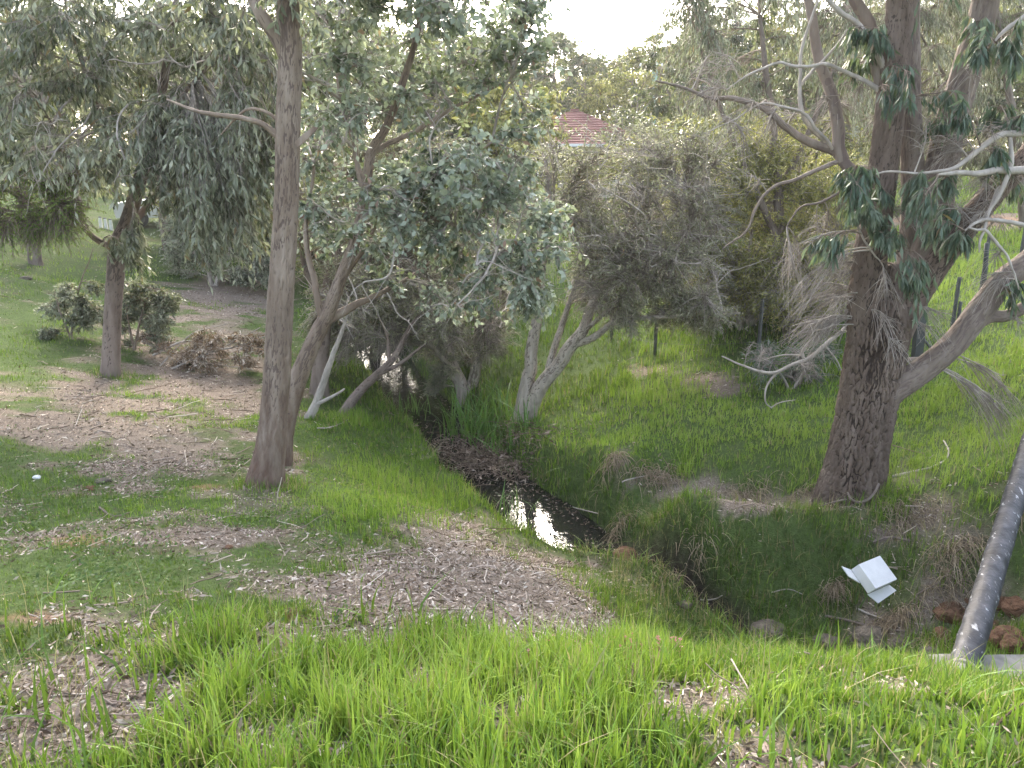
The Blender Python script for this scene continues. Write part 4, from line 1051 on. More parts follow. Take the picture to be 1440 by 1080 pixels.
def pale_branches(t, sk, n, box_, Y0, Y1, ln, mat='bark_dead'):
    for _ in range(n):
        c = P(rng.uniform(box_[0], box_[1]), rng.uniform(box_[2], box_[3]), rng.uniform(Y0, Y1))
        st = sk[np.argmin(np.linalg.norm(sk - c, axis=1))]
        d = c - st; L0 = np.linalg.norm(d)
        e = c + unit(d + rng.normal(size=3) * .5 + np.array([0, 0, .3])) * ln * rng.uniform(.4, 1)
        rows = np.array([np.append(st, .013), np.append((st + c) / 2 + rng.normal(size=3) * .1 * L0 + [0, 0, .1 * L0], .011), np.append(c, .009), np.append((c + e) / 2 + rng.normal(size=3) * .1, .006), np.append(e, .003)])
        a = Acc(); p = limb(a, rows, 40, 7, 0, seed=int(rng.integers(999)), wob=.14)
        ii = rng.integers(12, 38, 7); s0 = p[ii]; dv = unit(rng.normal(size=(7, 3)) + unit(e - st) * .7) * rng.uniform(.15, .5, (7, 1))
        tt = np.linspace(0, 1, 5)[None, :, None]
        tubes(a, s0[:, None] + dv[:, None] * tt + np.cumsum(rng.normal(size=(7, 5, 3)) * .015, 1) * (tt > 0), np.broadcast_to(np.linspace(.004, .0018, 5), (7, 5)), 4)
        a.build('branch', M[mat], t)
pale_branches(tp6, S6, 16, (790, 1000, 230, 430), 10.0, 11.5, .9)
pale_branches(tp7, S7, 16, (470, 730, 350, 490), 10.4, 11.6, .9)
pale_branches(t3, SK3, 12, (450, 740, 120, 430), 6.5, 7.2, .6)
pale_branches(tp10, S10, 8, (430, 600, 330, 470), 9.5, 10.6, .8)
pale_branches(t2, SK2, 7, (60, 360, 60, 300), Y2 - 2.3, Y2 - 1.5, .7)
# --- heap of cut branches on the left
b0 = gpt(295, 520)
t = thing('brush_pile', 'heap of cut brown-leaved branches lying left of the straight gum', 'brush pile', b0)
YB = b0[1]; sk = []
for l in ([(215,500,0,.02),(260,480,.1,.018),(310,490,.2,.014),(370,478,.3,.008)], [(240,520,-.2,.018),(290,497,0,.016),(340,485,.1,.012),(372,474,.2,.006)], [(200,480,.4,.018),(250,500,.2,.015),(310,515,0,.01),(355,520,-.1,.006)], [(280,505,-.1,.014),(330,480,.2,.012),(365,460,.4,.006)], [(225,515,-.1,.014),(270,470,.3,.012),(320,455,.6,.006)]):
    a = Acc(); sk.append(limb(a, PW([(u, v, YB + d, r) for u, v, d, r in l]), 30, 8, .001, 3, 3, 4, wob=.08)); a.build('branch', M['bark_dead'], t)
a, lf = Acc(), Acc()
cl = np.array([[*P(u, v, YB + rng.uniform(-.3, .5)), .3, .3, .12] for u, v in zip(rng.uniform(205, 365, 30), rng.uniform(470, 525, 30))])
crown(a, lf, cl, np.vstack(sk), 22, 10, (.05, .1), .22, .4, .7, drychance=.4)
a.build('twigs', M['twig_brown'], t, kind='stuff'); lf.build('dead_leaves', M['litter'], t, kind='stuff')

# ------------------------------------------------------------------ trees behind: built once, copied
def far_tree(name, label, leafmat, h, w, seed, group, nclump=60, nlf=9, L=(.16, .3)):
    t = thing(name, label, 'tree', (0, 0, 0), group)
    a = Acc(); sk = []
    sk.append(limb(a, np.array([(0, 0, -.4, .22), (.05, 0, .3 * h, .17), (.2, .1, .6 * h, .1), (.1, 0, .92 * h, .03)]), 30, 12, .01, 4, 2, seed, wob=.2))
    a.build('trunk', M['bark_limb'], t)
    a = Acc()
    for k in range(7):
        an = rng.uniform(0, 6.28); z = rng.uniform(.25, .6) * h; e = rng.uniform(.6, .9) * h; r = rng.uniform(.5, .9) * w
        sk.append(limb(a, np.array([(.1, 0, z, .07), (.4 * r * math.cos(an), .4 * r * math.sin(an), (z + e) / 2, .045), (r * math.cos(an), r * math.sin(an), e, .015)]), 14, 6, wob=.25, seed=seed + k))
    a.build('limbs', M['bark_limb'], t)
    a, lf = Acc(), Acc()
    v = rand_ell(nclump, .4); c = np.array([0, 0, .66 * h]) + v * np.array([w, w, .36 * h])
    q = rng.uniform(.5, 1.0, nclump) * .32 * w
    crown(a, lf, np.column_stack([c, q, q, q * .8]), np.vstack(sk), 16, nlf, L, .38, .7, .7, br=(.02, .008), twr=.006)
    a.build('twigs', M['twig_brown'], t, kind='stuff'); lf.build('crown', M[leafmat], t, kind='stuff')
    return t

def copy_tree(o):
    c = o.copy(); COL.objects.link(c)
    for ch in o.children:
        d = ch.copy(); COL.objects.link(d); d.parent = c
    return c

WOOD = 'gum trees in the wood behind'
protos = [far_tree('background_gum', 'airy yellow-lit gum in the wood beyond the creek', 'leaf_far', 8.0, 3.0, 61, WOOD),
          far_tree('background_gum', 'dense grey-green gum in the wood beyond the creek', 'leaf_farg', 8.0, 3.2, 62, WOOD),
          far_tree('background_gum', 'bushy olive gum in the wood beyond the creek', 'leaf_olive', 6.0, 3.2, 63, WOOD)]
used = [False] * 3
def put(k, px, Y, pytop):
    x = P(px, 300, Y)[0]; z = ht(np.array([x]), np.array([Y]), False)[0]
    top = P(px, pytop, Y)[2]
    o = protos[k] if not used[k] else copy_tree(protos[k])
    used[k] = True
    where = [w_ for lim, w_ in ((60, 'beyond the wattle at the left edge'), (170, 'straight behind the small far-left gum'), (300, 'behind the blue-grey bush'), (420, 'behind the straight gum trunk'), (520, 'behind the leaning gum stem'), (640, 'behind the left half of the round-leaved canopy'), (740, 'behind the right half of the round-leaved canopy'), (800, 'left of the red roof'), (870, 'above the red roof'), (945, 'beside the utility pole'), (1020, 'behind the tip of the arching bare limb'), (1120, 'behind the olive tea-tree shrub'), (1230, 'just left of the big furrowed trunk'), (1330, 'behind the big furrowed trunk'), (1430, 'just right of the big furrowed trunk'), (9999, 'at the right edge')) if px < lim][0]
    row = 'front row' if Y < 26 else 'second row' if Y < 32.5 else 'third row' if Y < 46.5 else 'back row'
    o['label'] = ('airy yellow-lit gum', 'dense grey-green gum', 'bushy olive gum')[k] + ' ' + where + ', ' + row
    h = (8.0, 8.0, 6.0)[k]
    s = (top - z) / h
    o.location = (x, Y, z); o.rotation_euler = (0, 0, rng.uniform(0, 6.28)); o.scale = (max(.75, min(s, 1.25)),) * 2 + (s,)
# near wood
for k, px, Y, t_ in [(1,40,19,20),(0,-60,22,-60),(1,230,24,40),(0,110,30,10),(1,330,27,20),(0,440,29,-10),(1,520,22,30),(0,600,31,10),(1,670,25,60),(2,680,23,110),
                     (1,985,27,30),(2,930,25,195),(0,1060,31,10),(1,1130,25,70),(2,1000,21,150),(0,1210,30,-10),(1,1290,33,0),(0,1390,31,-30),(1,1470,27,-60),
                     (0,700,44,40),(1,775,47,45),(0,840,50,82),(2,880,43,95),(0,930,48,35),(1,1000,52,10),(0,1100,50,-10),(1,1180,47,0),(0,560,46,20),(1,460,45,30),(0,380,47,10),(1,290,45,20),(0,200,47,10),(1,110,45,10),(0,20,48,0),(1,-80,44,-20),(0,1280,49,-10),(1,1380,48,-20),(0,1480,47,-30),
                     (1,640,55,30),(0,790,60,58),(1,880,60,70),(0,960,62,40),(1,905,30,150),(2,808,31,212),(2,40,25,190),(2,165,38,235),(2,300,26,200),(2,370,24,210),(2,470,22,200),(2,560,25,190),(2,1200,27,190),(2,1330,34,170),(2,1440,36,150),(2,1080,24,160)]:
    put(k, px, Y, t_)

# ------------------------------------------------------------------ house with the red roof, beyond the creek
def box(acc, x0, x1, y0, y1, z0, z1, rnd=.5):
    v = [(x, y, z) for x in (x0, x1) for y in (y0, y1) for z in (z0, z1)]
    acc.add(v, quads=[(0,1,3,2),(4,6,7,5),(0,4,5,1),(2,3,7,6),(0,2,6,4),(1,5,7,3)], rnd=rnd)

def house(name, label, px, Y, w, d, hw, rise, wallm, roofm, base=None):
    x = P(px, 300, Y)[0]; z = ht(np.array([x]), np.array([Y]), False)[0] if base is None else base
    t = thing(name, label, 'house', (x, Y, z))
    a = Acc(); box(a, x - w/2, x + w/2, Y, Y + d, z - .6, z + hw); a.build('wall', M[wallm], t, smooth=False)
    # hipped roof in stepped tile courses
    a = Acc(); n = 14; ov = .5; run = d / 2 + ov
    for i in range(n):
        t0, t1_ = i / n, (i + 1) / n
        ins0, ins1 = run * t0, run * t1_ + .03
        z0, z1 = z + hw + rise * t0 + .05, z + hw + rise * t1_ + .0
        X0, X1, Y0, Y1_ = x - w/2 - ov, x + w/2 + ov, Y - ov, Y + d + ov
        lo = [(X0+ins0, Y0+ins0, z0), (X1-ins0, Y0+ins0, z0), (X1-ins0, Y1_-ins0, z0), (X0+ins0, Y1_-ins0, z0)]
        hi = [(X0+ins1, Y0+ins1, z1), (X1-ins1, Y0+ins1, z1), (X1-ins1, Y1_-ins1, z1), (X0+ins1, Y1_-ins1, z1)]
        dn = [(p[0], p[1], p[2] - .06) for p in lo]
        a.add(lo + hi + dn, quads=[(j, (j+1) % 4, 4 + (j+1) % 4, 4 + j) for j in range(4)] + [(8 + j, 8 + (j+1) % 4, (j+1) % 4, j) for j in range(4)])
    rf = a.build('roof', M[roofm], t, smooth=False)
    a = Acc(); box(a, x - w/2 + run - .5, x + w/2 - run + .5, Y + d/2 - .12, Y + d/2 + .12, z + hw + rise - .02, z + hw + rise + .1)
    c = a.build('ridge_cap', M[roofm], t, smooth=False)
    for k, wx in enumerate((-.3, .28)):
        f = Acc(); cx = x + wx * w
        for q in ((cx-.8, cx+.8, z+2.05, z+2.13), (cx-.8, cx+.8, z+.85, z+.93), (cx-.8, cx-.72, z+.93, z+2.05), (cx+.72, cx+.8, z+.93, z+2.05), (cx-.03, cx+.03, z+.93, z+2.05)):
            box(f, q[0], q[1], Y - .06, Y - .003, q[2], q[3])
        fo = f.build('window', M['white'], t, smooth=False)
        g = Acc(); box(g, cx - .715, cx + .715, Y - .03, Y - .005, z + .935, z + 2.045)
        go = g.build('pane', M['glass'], t, smooth=False); go.parent = fo
    f = Acc(); box(f, x - .45, x + .45, Y - .05, Y - .003, z, z + 2.05); f.build('door', M['timber'], t, smooth=False)
    f = Acc(); box(f, x - w/2 - ov - .05, x + w/2 + ov + .05, Y - ov - .1, Y - ov - .003, z + hw - .1, z + hw + .03); f.build('gutter', M['white'], t, smooth=False)
    return t
house('house', 'cream house with red tiled hip roof half hidden beyond the creek', 812, 38, 6.4, 6.0, 2.35, 1.75, 'render', 'roof_red', base=3.15)
house('house', 'pale walled house glimpsed behind the big gum', 1150, 56, 12, 7, 2.5, 1.8, 'white', 'rock_grey')

# utility pole
p = P(918, 170, 41); zb = ht(p[:1], p[1:2], False)[0]
t = thing('utility_pole', 'pale green utility pole above the shrubs right of the red roof', 'utility pole', (p[0], p[1], zb))
a = Acc(); limb(a, np.array([(p[0], p[1], zb - .3, .17), (p[0], p[1], zb + 3, .155), (p[0], p[1], P(918, 88, 41)[2], .13)]), 24, 14); a.build('post', M['pole_green'], t)
a = Acc(); zt = P(918, 96, 41)[2]; box(a, p[0] - .9, p[0] + .9, p[1] - .22, p[1] - .135, zt - .06, zt + .06); a.build('crossarm', M['timber'], t, smooth=False)
for dx in (-.75, -.3, .3, .75):
    a = Acc(); limb(a, np.array([(p[0]+dx, p[1]-.18, zt + .06, .05), (p[0]+dx, p[1]-.18, zt + .12, .06), (p[0]+dx, p[1]-.18, zt + .2, .03)]), 8, 8); a.build('insulator', M['white'], t)

# ------------------------------------------------------------------ parked car and white posts, far left
def car(px, Y, label, ang):
    x = P(px, 300, Y)[0]; z = ht(np.array([x]), np.array([Y]), False)[0]
    t = thing('parked_car', label, 'car', (x, Y, z))
    t.rotation_euler = (0, 0, ang)
    o = np.array([x, Y, z])
    prof = np.array([(-2.1,.35),(-2.15,.6),(-2.05,.85),(-1.7,.93),(-1.1,.97),(-.55,1.42),(.1,1.48),(.95,1.44),(1.65,1.05),(2.05,.98),(2.12,.7),(2.08,.35)])
    def hull(pr, hw, sl, top):
        v = []
        for s in (-1, 1):
            for X, Z in pr: v.append((X, s * (hw - sl * max(0, (Z - .95))), Z))
        n = len(pr); q = [(i, i + 1, n + i + 1, n + i) for i in range(n - 1)] + [(n - 1, 0, n, 2 * n - 1)]
        return np.array(v), q, n
    v, q, n = hull(prof, .86, .32, 0)
    a = Acc(); low = [0,1,2,3,4,8,9,10,11]
    a.add(v + o, quads=q)
    for s in (0, 1):
        k = [s * n + i for i in (0,1,2,3,4,8,9,10,11)]; c = [s * n + i for i in (4,5,6,7,8)]
        tr = [(k[0], k[i], k[i+1]) for i in range(1, 8)] + [(c[0], c[i], c[i+1]) for i in range(1, 4)]
        a.t.append(np.array(tr if s else [w[::-1] for w in tr]) + a.n - len(v))
    a.build('body', M['carpaint'], t, smooth=False)
    for s in (-1, 1):
        for pl in ([(-.95,1.0),(-.5,1.38),(.05,1.42),(.05,1.0)], [(.12,1.0),(.12,1.42),(.9,1.38),(1.45,1.04)]):
            a = Acc(); vv = [(X, s * (.868 - .32 * (Z - .95)), Z) for X, Z in pl]
            vv += [(X, s * (.855 - .32 * (Z - .95)), Z) for X, Z in pl]
            a.add(np.array(vv) + o, quads=[(0,1,2,3),(4,7,6,5)]); a.build('window', M['glass'], t, smooth=False)
        for X in (-1.35, 1.3):
            w = Acc(); an = np.linspace(0, 2 * math.pi, 21)[:-1]
            vv = np.vstack([np.column_stack([X + .32 * np.cos(an), np.full(20, s * q0), .32 + .32 * np.sin(an)]) for q0 in (.68, .88)] + [[(X, s * .88, .32)]])
            w.add(vv + o, quads=[(i, (i+1) % 20, 20 + (i+1) % 20, 20 + i) for i in range(20)], tris=[(20 + i, 20 + (i+1) % 20, 40) for i in range(20)])
            wo = w.build('wheel', M['rubber'], t, smooth=False)
            r = Acc(); vv = np.vstack([np.column_stack([X + .2 * np.cos(an), np.full(20, s * .887), .32 + .2 * np.sin(an)]), [(X, s * .9, .32)]])
            r.add(vv + o, tris=[(i, (i+1) % 20, 20) for i in range(20)]); ro = r.build('rim', M['steel'], t, smooth=False); ro.parent = wo
        for X, mt, nm in ((-2.13, 'glass', 'headlight'), (2.11, 'lamp_red', 'tail_light')):
            a = Acc(); box(a, X - .03, X + .03, s * .75 - .12, s * .75 + .12, .66, .82); a.add(np.zeros((0, 3))); a.v[0] = a.v[0] + o
            a.build(nm, M[mt], t, smooth=False)
    for pl, nm in (([(-1.07,.99),(-.57,1.40)], 'windscreen'), ([(.98,1.43),(1.6,1.09)], 'rear_window')):
        a = Acc(); (X0, Z0), (X1, Z1) = pl
        vv = [(X0, -.72, Z0 + .02), (X0, .72, Z0 + .02), (X1, .64, Z1 + .02), (X1, -.64, Z1 + .02)]
        a.add(np.array(vv) + o, quads=[(0,1,2,3)]); a.build(nm, M['glass'], t, smooth=False)
    return t
car(250, 30, 'white hatchback parked behind the small gum, mostly hidden by leaves', R(25))
for k, px in enumerate((143, 150, 157)):
    p = P(px, 325, 27); z = ht(p[:1], p[1:2], False)[0]
    t = thing('bollard', ('white post at the far lawn edge, left of three', 'white post at the far lawn edge, middle of three', 'white post at the far lawn edge, right of three')[k], 'post', (p[0], 27, z), 'white posts by the far lawn')
    a = Acc(); limb(a, np.array([(p[0], 27, z - .1, .06), (p[0], 27, z + .22, .055), (p[0], 27, z + .36, .045)]), 10, 10); a.build('post', M['white'], t)
    a = Acc(); limb(a, np.array([(p[0], 27, z + .36, .055), (p[0], 27, z + .385, .055), (p[0], 27, z + .4, .03)]), 6, 10); a.build('cap', M['steel'], t)

# ------------------------------------------------------------------ wire fence beyond the grassy bank
fp = [(860, 478, .9), (921, 500, .9), (1066, 500, .95), (1190, 500, 1.0), (1292, 515, 1.35), (1338, 470, .85), (1378, 420, 1.0), (1430, 395, 1.0)]
base = [gpt(u, v) for u, v, _ in fp]
t = thing('wire_fence', 'low wire fence on steel pickets along the right bank', 'fence', base[1])
tops = []
for (u, v, h), bp in zip(fp, base):
    a = Acc(); w = .022
    if h == 1.35: tops.append(bp + np.array([0, 0, 1.0])); continue
    # star picket: three flanges
    for an in (0.4, 2.5, 4.6):
        c, s = math.cos(an), math.sin(an)
        nrm = np.array([-s, c, 0]) * .004; e = np.array([c, s, 0]) * .032
        q = [bp - nrm, bp + nrm, bp + e + nrm, bp + e - nrm]
        lo = np.array(q) - [0, 0, .2]; hi = np.array(q) + [0, 0, h]
        a.add(np.vstack([lo, hi]), quads=[(0,1,5,4),(1,2,6,5),(2,3,7,6),(3,0,4,7),(4,5,6,7)])
    a.build('picket', M['steel'], t, smooth=False)
    tops.append(bp + np.array([0, 0, h]))
for k in (.25, .55, .92):
    a = Acc()
    for i in range(len(fp) - 1):
        s0 = base[i] * (1 - k) + tops[i] * k; s1 = base[i+1] * (1 - k) + tops[i+1] * k
        tt = np.linspace(0, 1, 7)[:, None]; pth = s0 * (1 - tt) + s1 * tt; pth[:, 2] -= .04 * np.sin(tt[:, 0] * math.pi)
        tubes(a, pth[None], np.full((1, 7), .0022), 4)
    a.build('wire', M['steel'], t)
# heavy strainer post with brace and timber rail behind the big gum
bp = gpt(1288, 518)
t = thing('strainer_post', 'dark steel strainer post with timber rail just behind the big gum', 'fence post', bp)
a = Acc(); tp = P(1302, 360, bp[1]); hw = .055
ax = unit(tp - bp); sx = unit(np.cross(ax, [0, 1, 0])); sy = np.cross(sx, ax)
cr = [(-1,-1),(1,-1),(1,1),(-1,1)]
a.add(np.vstack([[bp - ax * .2 + sx * hw * i + sy * hw * j for i, j in cr], [tp + sx * hw * i + sy * hw * j for i, j in cr]]), quads=[(0,1,5,4),(1,2,6,5),(2,3,7,6),(3,0,4,7),(4,5,6,7)])
a.build('post', M['post_dark'], t, smooth=False)
a = Acc(); limb(a, np.array([np.append(P(1225, 512, bp[1] + .1), .045), np.append(P(1262, 508, bp[1]), .048), np.append(P(1310, 505, bp[1] - .1), .04)]), 14, 10, .003); a.build('rail', M['timber'], t)
a = Acc(); limb(a, np.array([np.append(P(1293, 470, bp[1]), .02), np.append(P(1318, 500, bp[1] + .2), .02), np.append(P(1336, 520, bp[1] + .3), .02)]), 10, 8); a.build('brace', M['steel'], t)
# two dark steel posts at the far right
for (u, v0, v1, lab) in ((1380, 445, 342, 'dark steel post on bright grass under the big right limb'), (1345, 470, 424, 'short dark picket leaning between trunk and right limb')):
    bp = gpt(u, v0); tp = P(u + (8 if v1 < 400 else 6), v1, bp[1])
    a = Acc(); r = .035 if v1 < 400 else .024
    limb(a, np.array([np.append(bp - [0, 0, .2], r), np.append((bp + tp) / 2, r), np.append(tp, r * .95)]), 8, 8)
    o = a.build('fence_post', M['post_dark'], None); o['label'] = lab; o['category'] = 'fence post'; o['group'] = 'dark posts on the right bank'

# ------------------------------------------------------------------ pipe, headwall, rocks, carton
p0, p1 = P(1352, 950, 3.62), P(1440, 655, 5.75)
t = thing('pipe', 'black plastic-wrapped pipe running up from the grass at the lower right', 'pipe', p0)
dv = unit(p1 - p0)
a = Acc(); n = 170; far = p1 + dv * 2.2
s = np.linspace(0, 1, n); path = p0 + (far - p0) * s[:, None]
sides = 40; an = np.arange(sides) * 2 * math.pi / sides
n1 = unit(np.cross(dv, [0, 0, 1.0])); n2 = np.cross(n1, dv)
S_, A_ = np.meshgrid(s * np.linalg.norm(far - p0), an, indexing='ij')
rr = .074 + .012 * (fbm(np.cos(A_) * 2 + S_ * 3, np.sin(A_) * 2, S_ * 6, seed=71, octv=3) - .5) + .003 * np.maximum(0, np.sin(S_ * 52 + A_)) ** 6
ring = path[:, None] + rr[..., None] * (n1 * np.cos(A_)[..., None] + n2 * np.sin(A_)[..., None])
i = (np.arange(n - 1) * sides)[:, None]; j = np.arange(sides)[None]; j2 = (j + 1) % sides
a.add(ring.reshape(-1, 3), quads=np.stack([i + j, i + j2, i + sides + j2, i + sides + j], -1).reshape(-1, 4))
a.build('wrapped_pipe', M['pipe'], t)
a = Acc(); q0 = P(1346, 985, 3.38)
limb(a, np.array([np.append(q0, .083), np.append(p0 - dv * .02, .083), np.append(p0 + dv * .03, .081), np.append(p0 + dv * .05, .076)]), 16, 32); a.build('end_collar', M['concrete'], t)
hw0 = P(1395, 935, 3.75)
a = Acc()
xs = np.linspace(hw0[0] - .30, hw0[0] + 1.4, 22); vv = []
for x in xs:
    for (dy, dz) in ((-.12, -.7), (-.12, -.02), (-.10, 0), (.10, 0), (.12, -.02), (.12, -.7)):
        k = .012 * (float(fbm(np.array([x * 8]), np.array([dy * 20 + dz * 9]), seed=3)[0]) - .5)
        vv.append((x, hw0[1] + dy + k, hw0[2] + dz + k))
q = [(i * 6 + j, i * 6 + j + 1, i * 6 + 7 + j, i * 6 + 6 + j) for i in range(21) for j in range(5)] + [(0, 1, 4, 5), (1, 2, 3, 4), (126, 127, 130, 131), (127, 128, 129, 130)]
a.add(vv, quads=q)
o = a.build('culvert_headwall', M['concrete'], None, smooth=False); o['label'] = 'grey concrete culvert headwall at the lower right corner'; o['category'] = 'wall'

def rock(c, r, mat, label, name='rock', group=None, seed=0, sq=(1, .85, .7)):
    n, mm = 26, 40
    th = np.linspace(0, math.pi, n); ph = np.arange(mm) * 2 * math.pi / mm
    T, F = np.meshgrid(th, ph, indexing='ij')
    d = np.stack([np.sin(T) * np.cos(F), np.sin(T) * np.sin(F), np.cos(T)], -1)
    # flattened facets and lumps
    k = .72 + .5 * fbm(d[..., 0] * 1.7 + seed, d[..., 1] * 1.7, d[..., 2] * 1.7, seed, 4)
    for _ in range(7):
        pn = unit(np.random.default_rng(seed * 31 + _).normal(size=3)); k = np.minimum(k, .92 / np.maximum(d @ pn, .15) * .85)
    k = k + .2 * (fbm(d[..., 0] * 4 + seed, d[..., 1] * 4, d[..., 2] * 4, seed + 15, 3) - .5) + .16 * (fbm(d[..., 0] * 11 + seed, d[..., 1] * 11, d[..., 2] * 11, seed + 5, 3) - .5)
    v = d * k[..., None] * r * np.array(sq) + c
    i = (np.arange(n - 1) * mm)[:, None]; j = np.arange(mm)[None]; j2 = (j + 1) % mm
    a = Acc(); a.add(v.reshape(-1, 3), quads=np.stack([i + j, i + mm + j, i + mm + j2, i + j2], -1).reshape(-1, 4))
    o = a.build(name, M[mat], None, smooth=False); o['label'] = label; o['category'] = 'rock'
    if group: o['group'] = group
ROCKS = [(1340, 858, .16, 'rock_orange', 'tallest orange rock just left of the black pipe'), (1396, 878, .12, 'rock_orange', 'rounded orange-brown rock just right of the black pipe'),
 (1425, 895, .14, 'rock_orange', 'brown rock at the right edge above the headwall'), (1415, 845, .10, 'rock_orange', 'small brown rock behind the rounded one beside the pipe'), (1438, 850, .13, 'rock_orange', 'reddish rock highest at the right edge beside the pipe'), (1380, 905, .10, 'rock_orange', 'low brown rock tucked under the black pipe'),
 (1085, 885, .17, 'rock_grey', 'grey-brown boulder at the end of the dark channel'), (1232, 898, .19, 'rock_grey', 'dark grey boulder under sticks below the white carton'), (1168, 902, .13, 'rock_grey', 'small grey stone lump right of the grey-brown boulder'), (1312, 918, .10, 'rock_grey', 'grey stone in the grass left of the pipe foot'), (1330, 888, .09, 'rock_orange', 'small orange stone wedged below the tallest orange rock'), (1438, 905, .12, 'rock_orange', 'dark brown rock against the headwall at the right edge'), (1362, 838, .07, 'rock_orange', 'little brown stone on the bank behind the black pipe'), (1290, 862, .08, 'rock_grey', 'grey stone among straw left of the tallest orange rock'), (1265, 905, .09, 'rock_grey', 'pale brown stone right of the dark boulder under sticks')]
for k, (u, v, r, mt, lab) in enumerate(ROCKS):
    c = gpt(u, v + 8, .3); rock(c + np.array([0, .05, -r * .1]), r, mt, lab, group='rocks at the culvert', seed=k + 2)
for k, (u, v, r, mt, lab) in enumerate([(880, 782, .14, 'rock_orange', 'reddish clod at the lower end of the pool'), (800, 772, .08, 'rock_grey', 'dark wet stone at the near edge of the pool'), (52, 672, .035, 'foam', 'small white stone on the left lawn'), (125, 688, .05, 'rock_orange', 'orange stone on the left lawn'), (145, 678, .06, 'rock_grey', 'flat grey stone on the left lawn'),
   (322, 770, .025, 'rock_orange', 'tiny orange stone amid litter on the left bank'), (36, 393, .12, 'rock_grey', 'pale stone in far grass at the left edge'), (412, 867, .05, 'rock_orange', 'flat orange stone at the front of the litter'), (963, 852, .07, 'rock_grey', 'pinkish stone in the narrow dark channel')]):
    c = gpt(u, v, 1.0 if u < 700 else .1); rock(c + np.array([0, 0, r * .15]), r, mt, lab, name='stone', seed=k + 30, sq=(1.1, .9, .5))

# overturned white carton with spread flaps
c = gpt(1228, 822, .45)
t = thing('carton', 'overturned white foam carton with open flaps on the bank', 'box', c)
yc = c[1] - .42
A_c = P(1207, 793, yc); B_c = P(1238, 782, yc + .14); D_c = P(1231, 827, yc - .15)
u_ = D_c - A_c; w_ = B_c - A_c; L_, W_ = np.linalg.norm(u_) / 2, np.linalg.norm(w_) / 2
u_ = unit(u_); w_ = unit(w_ - u_ * (w_ @ u_)); n_ = np.cross(u_, w_)
n_ = n_ * np.sign(n_[2]); H_ = .10
ctr_ = (B_c + D_c) / 2 - n_ * (H_ + .02)
def fr(x, y, z): return ctr_ + u_ * x + w_ * y + n_ * z
def slab(name, cr, th, mat):
    a = Acc(); cr = np.array(cr); nn_ = unit(np.cross(cr[1] - cr[0], cr[2] - cr[0])) * th
    a.add(np.vstack([cr, cr + nn_]), quads=[(0,1,2,3),(7,6,5,4),(0,4,5,1),(1,5,6,2),(2,6,7,3),(3,7,4,0)])
    return a.build(name, M[mat], t, smooth=False)
a = Acc()
vv = [fr(x, y, z) for z in (.02, .02 + H_) for x, y in ((-L_, -W_), (L_, -W_), (L_, W_), (-L_, W_))]
a.add(vv, quads=[(0,1,5,4),(1,2,6,5),(2,3,7,6),(3,0,4,7),(4,5,6,7)])
inn = [fr(x, y, z) for z in (.02, .005 + H_) for x, y in ((-L_+.015, -W_+.015), (L_-.015, -W_+.015), (L_-.015, W_-.015), (-L_+.015, W_-.015))]
a.add(inn, quads=[(4,5,1,0),(5,6,2,1),(6,7,3,2),(7,4,0,3),(7,6,5,4)])
a.add(vv[:4] + inn[:4], quads=[(0,1,5,4),(1,2,6,5),(2,3,7,6),(3,0,4,7)])
a.build('body', M['foam'], t, smooth=False)
def fo(p, du, dw, dn): return p + u_ * du + w_ * dw + n_ * dn
e0, e1 = fr(L_ + .003, -W_, .015), fr(L_ + .003, W_, .015)
slab('flap', [e0, e1, fo(e1, .065, .035, .0), fo(e0, .095, .05, -.005)], .008, 'foam')
e0, e1 = fr(-L_, -W_ - .003, .02), fr(L_ * .1, -W_ - .003, .02)
slab('flap', [e0, e1, fo(e1, -.08, -.08, .012), fo(e0, -.05, -.10, .03)], .008, 'foam')

# ------------------------------------------------------------------ reeds, dry tufts, dead branches
def blade_mesh(name, mat, K=7, bend=.35, wid=.03):
    t_ = np.linspace(0, 1, K); v = []
    for q in t_:
        w = wid * (1 - q ** 2.2) * .5
        x = bend * q ** 2.2; z = q * (1 - .25 * bend * q)
        v += [(x, -w, z), (x + w * .25, 0, z), (x, w, z)]
    a = Acc(); qd = [(i * 3 + j, i * 3 + j + 1, i * 3 + 4 + j, i * 3 + 3 + j) for i in range(K - 1) for j in (0, 1)]
    a.add(v, quads=qd, rnd=rng.uniform(.2, .9)); me = a.mesh(name); me.materials.append(mat); return me
RB = [blade_mesh('blade', M['reed'], bend=b_, wid=w_) for b_, w_ in ((.1, .035), (.35, .04), (.6, .035), (.2, .03), (.9, .04))]
def reeds(label, px, py, n, sx, h, group='reed clumps in the creek'):
    c = gpt(px, py, .1); c[2] = max(c[2], 0)
    t = thing('reed_clump', label, 'reeds', c, group)
    for _ in range(n):
        o = bpy.data.objects.new('blade', RB[int(rng.integers(len(RB)))])
        r = rng.normal(size=2) * sx; q = rng.uniform(.5, 1.15) * h
        z = max(ht(np.array([c[0] + r[0]]), np.array([c[1] + r[1]]))[0], 0) - c[2]
        o.location = (r[0], r[1], z - .02)
        o.rotation_euler = (rng.normal() * .12, rng.normal() * .12, rng.uniform(0, 6.28)); o.scale = (q, q, q)
        COL.objects.link(o); o.parent = t
reeds('tall lush reed clump in front of the two-stemmed paperbark', 668, 628, 150, .24, .8)
reeds('reed clump at the foot of the leaning paperbark', 714, 626, 80, .22, .55)
reeds('dark reeds on the left bank before the bright water', 575, 592, 60, .22, .40)
reeds('few upright reeds standing in the near pool', 724, 742, 24, .11, .42)
reeds('broad-leaved green clump beside the white carton', 1208, 842, 22, .06, .24)
reeds('sparse reed tuft on the bank lip below the debris', 735, 655, 30, .18, .25)

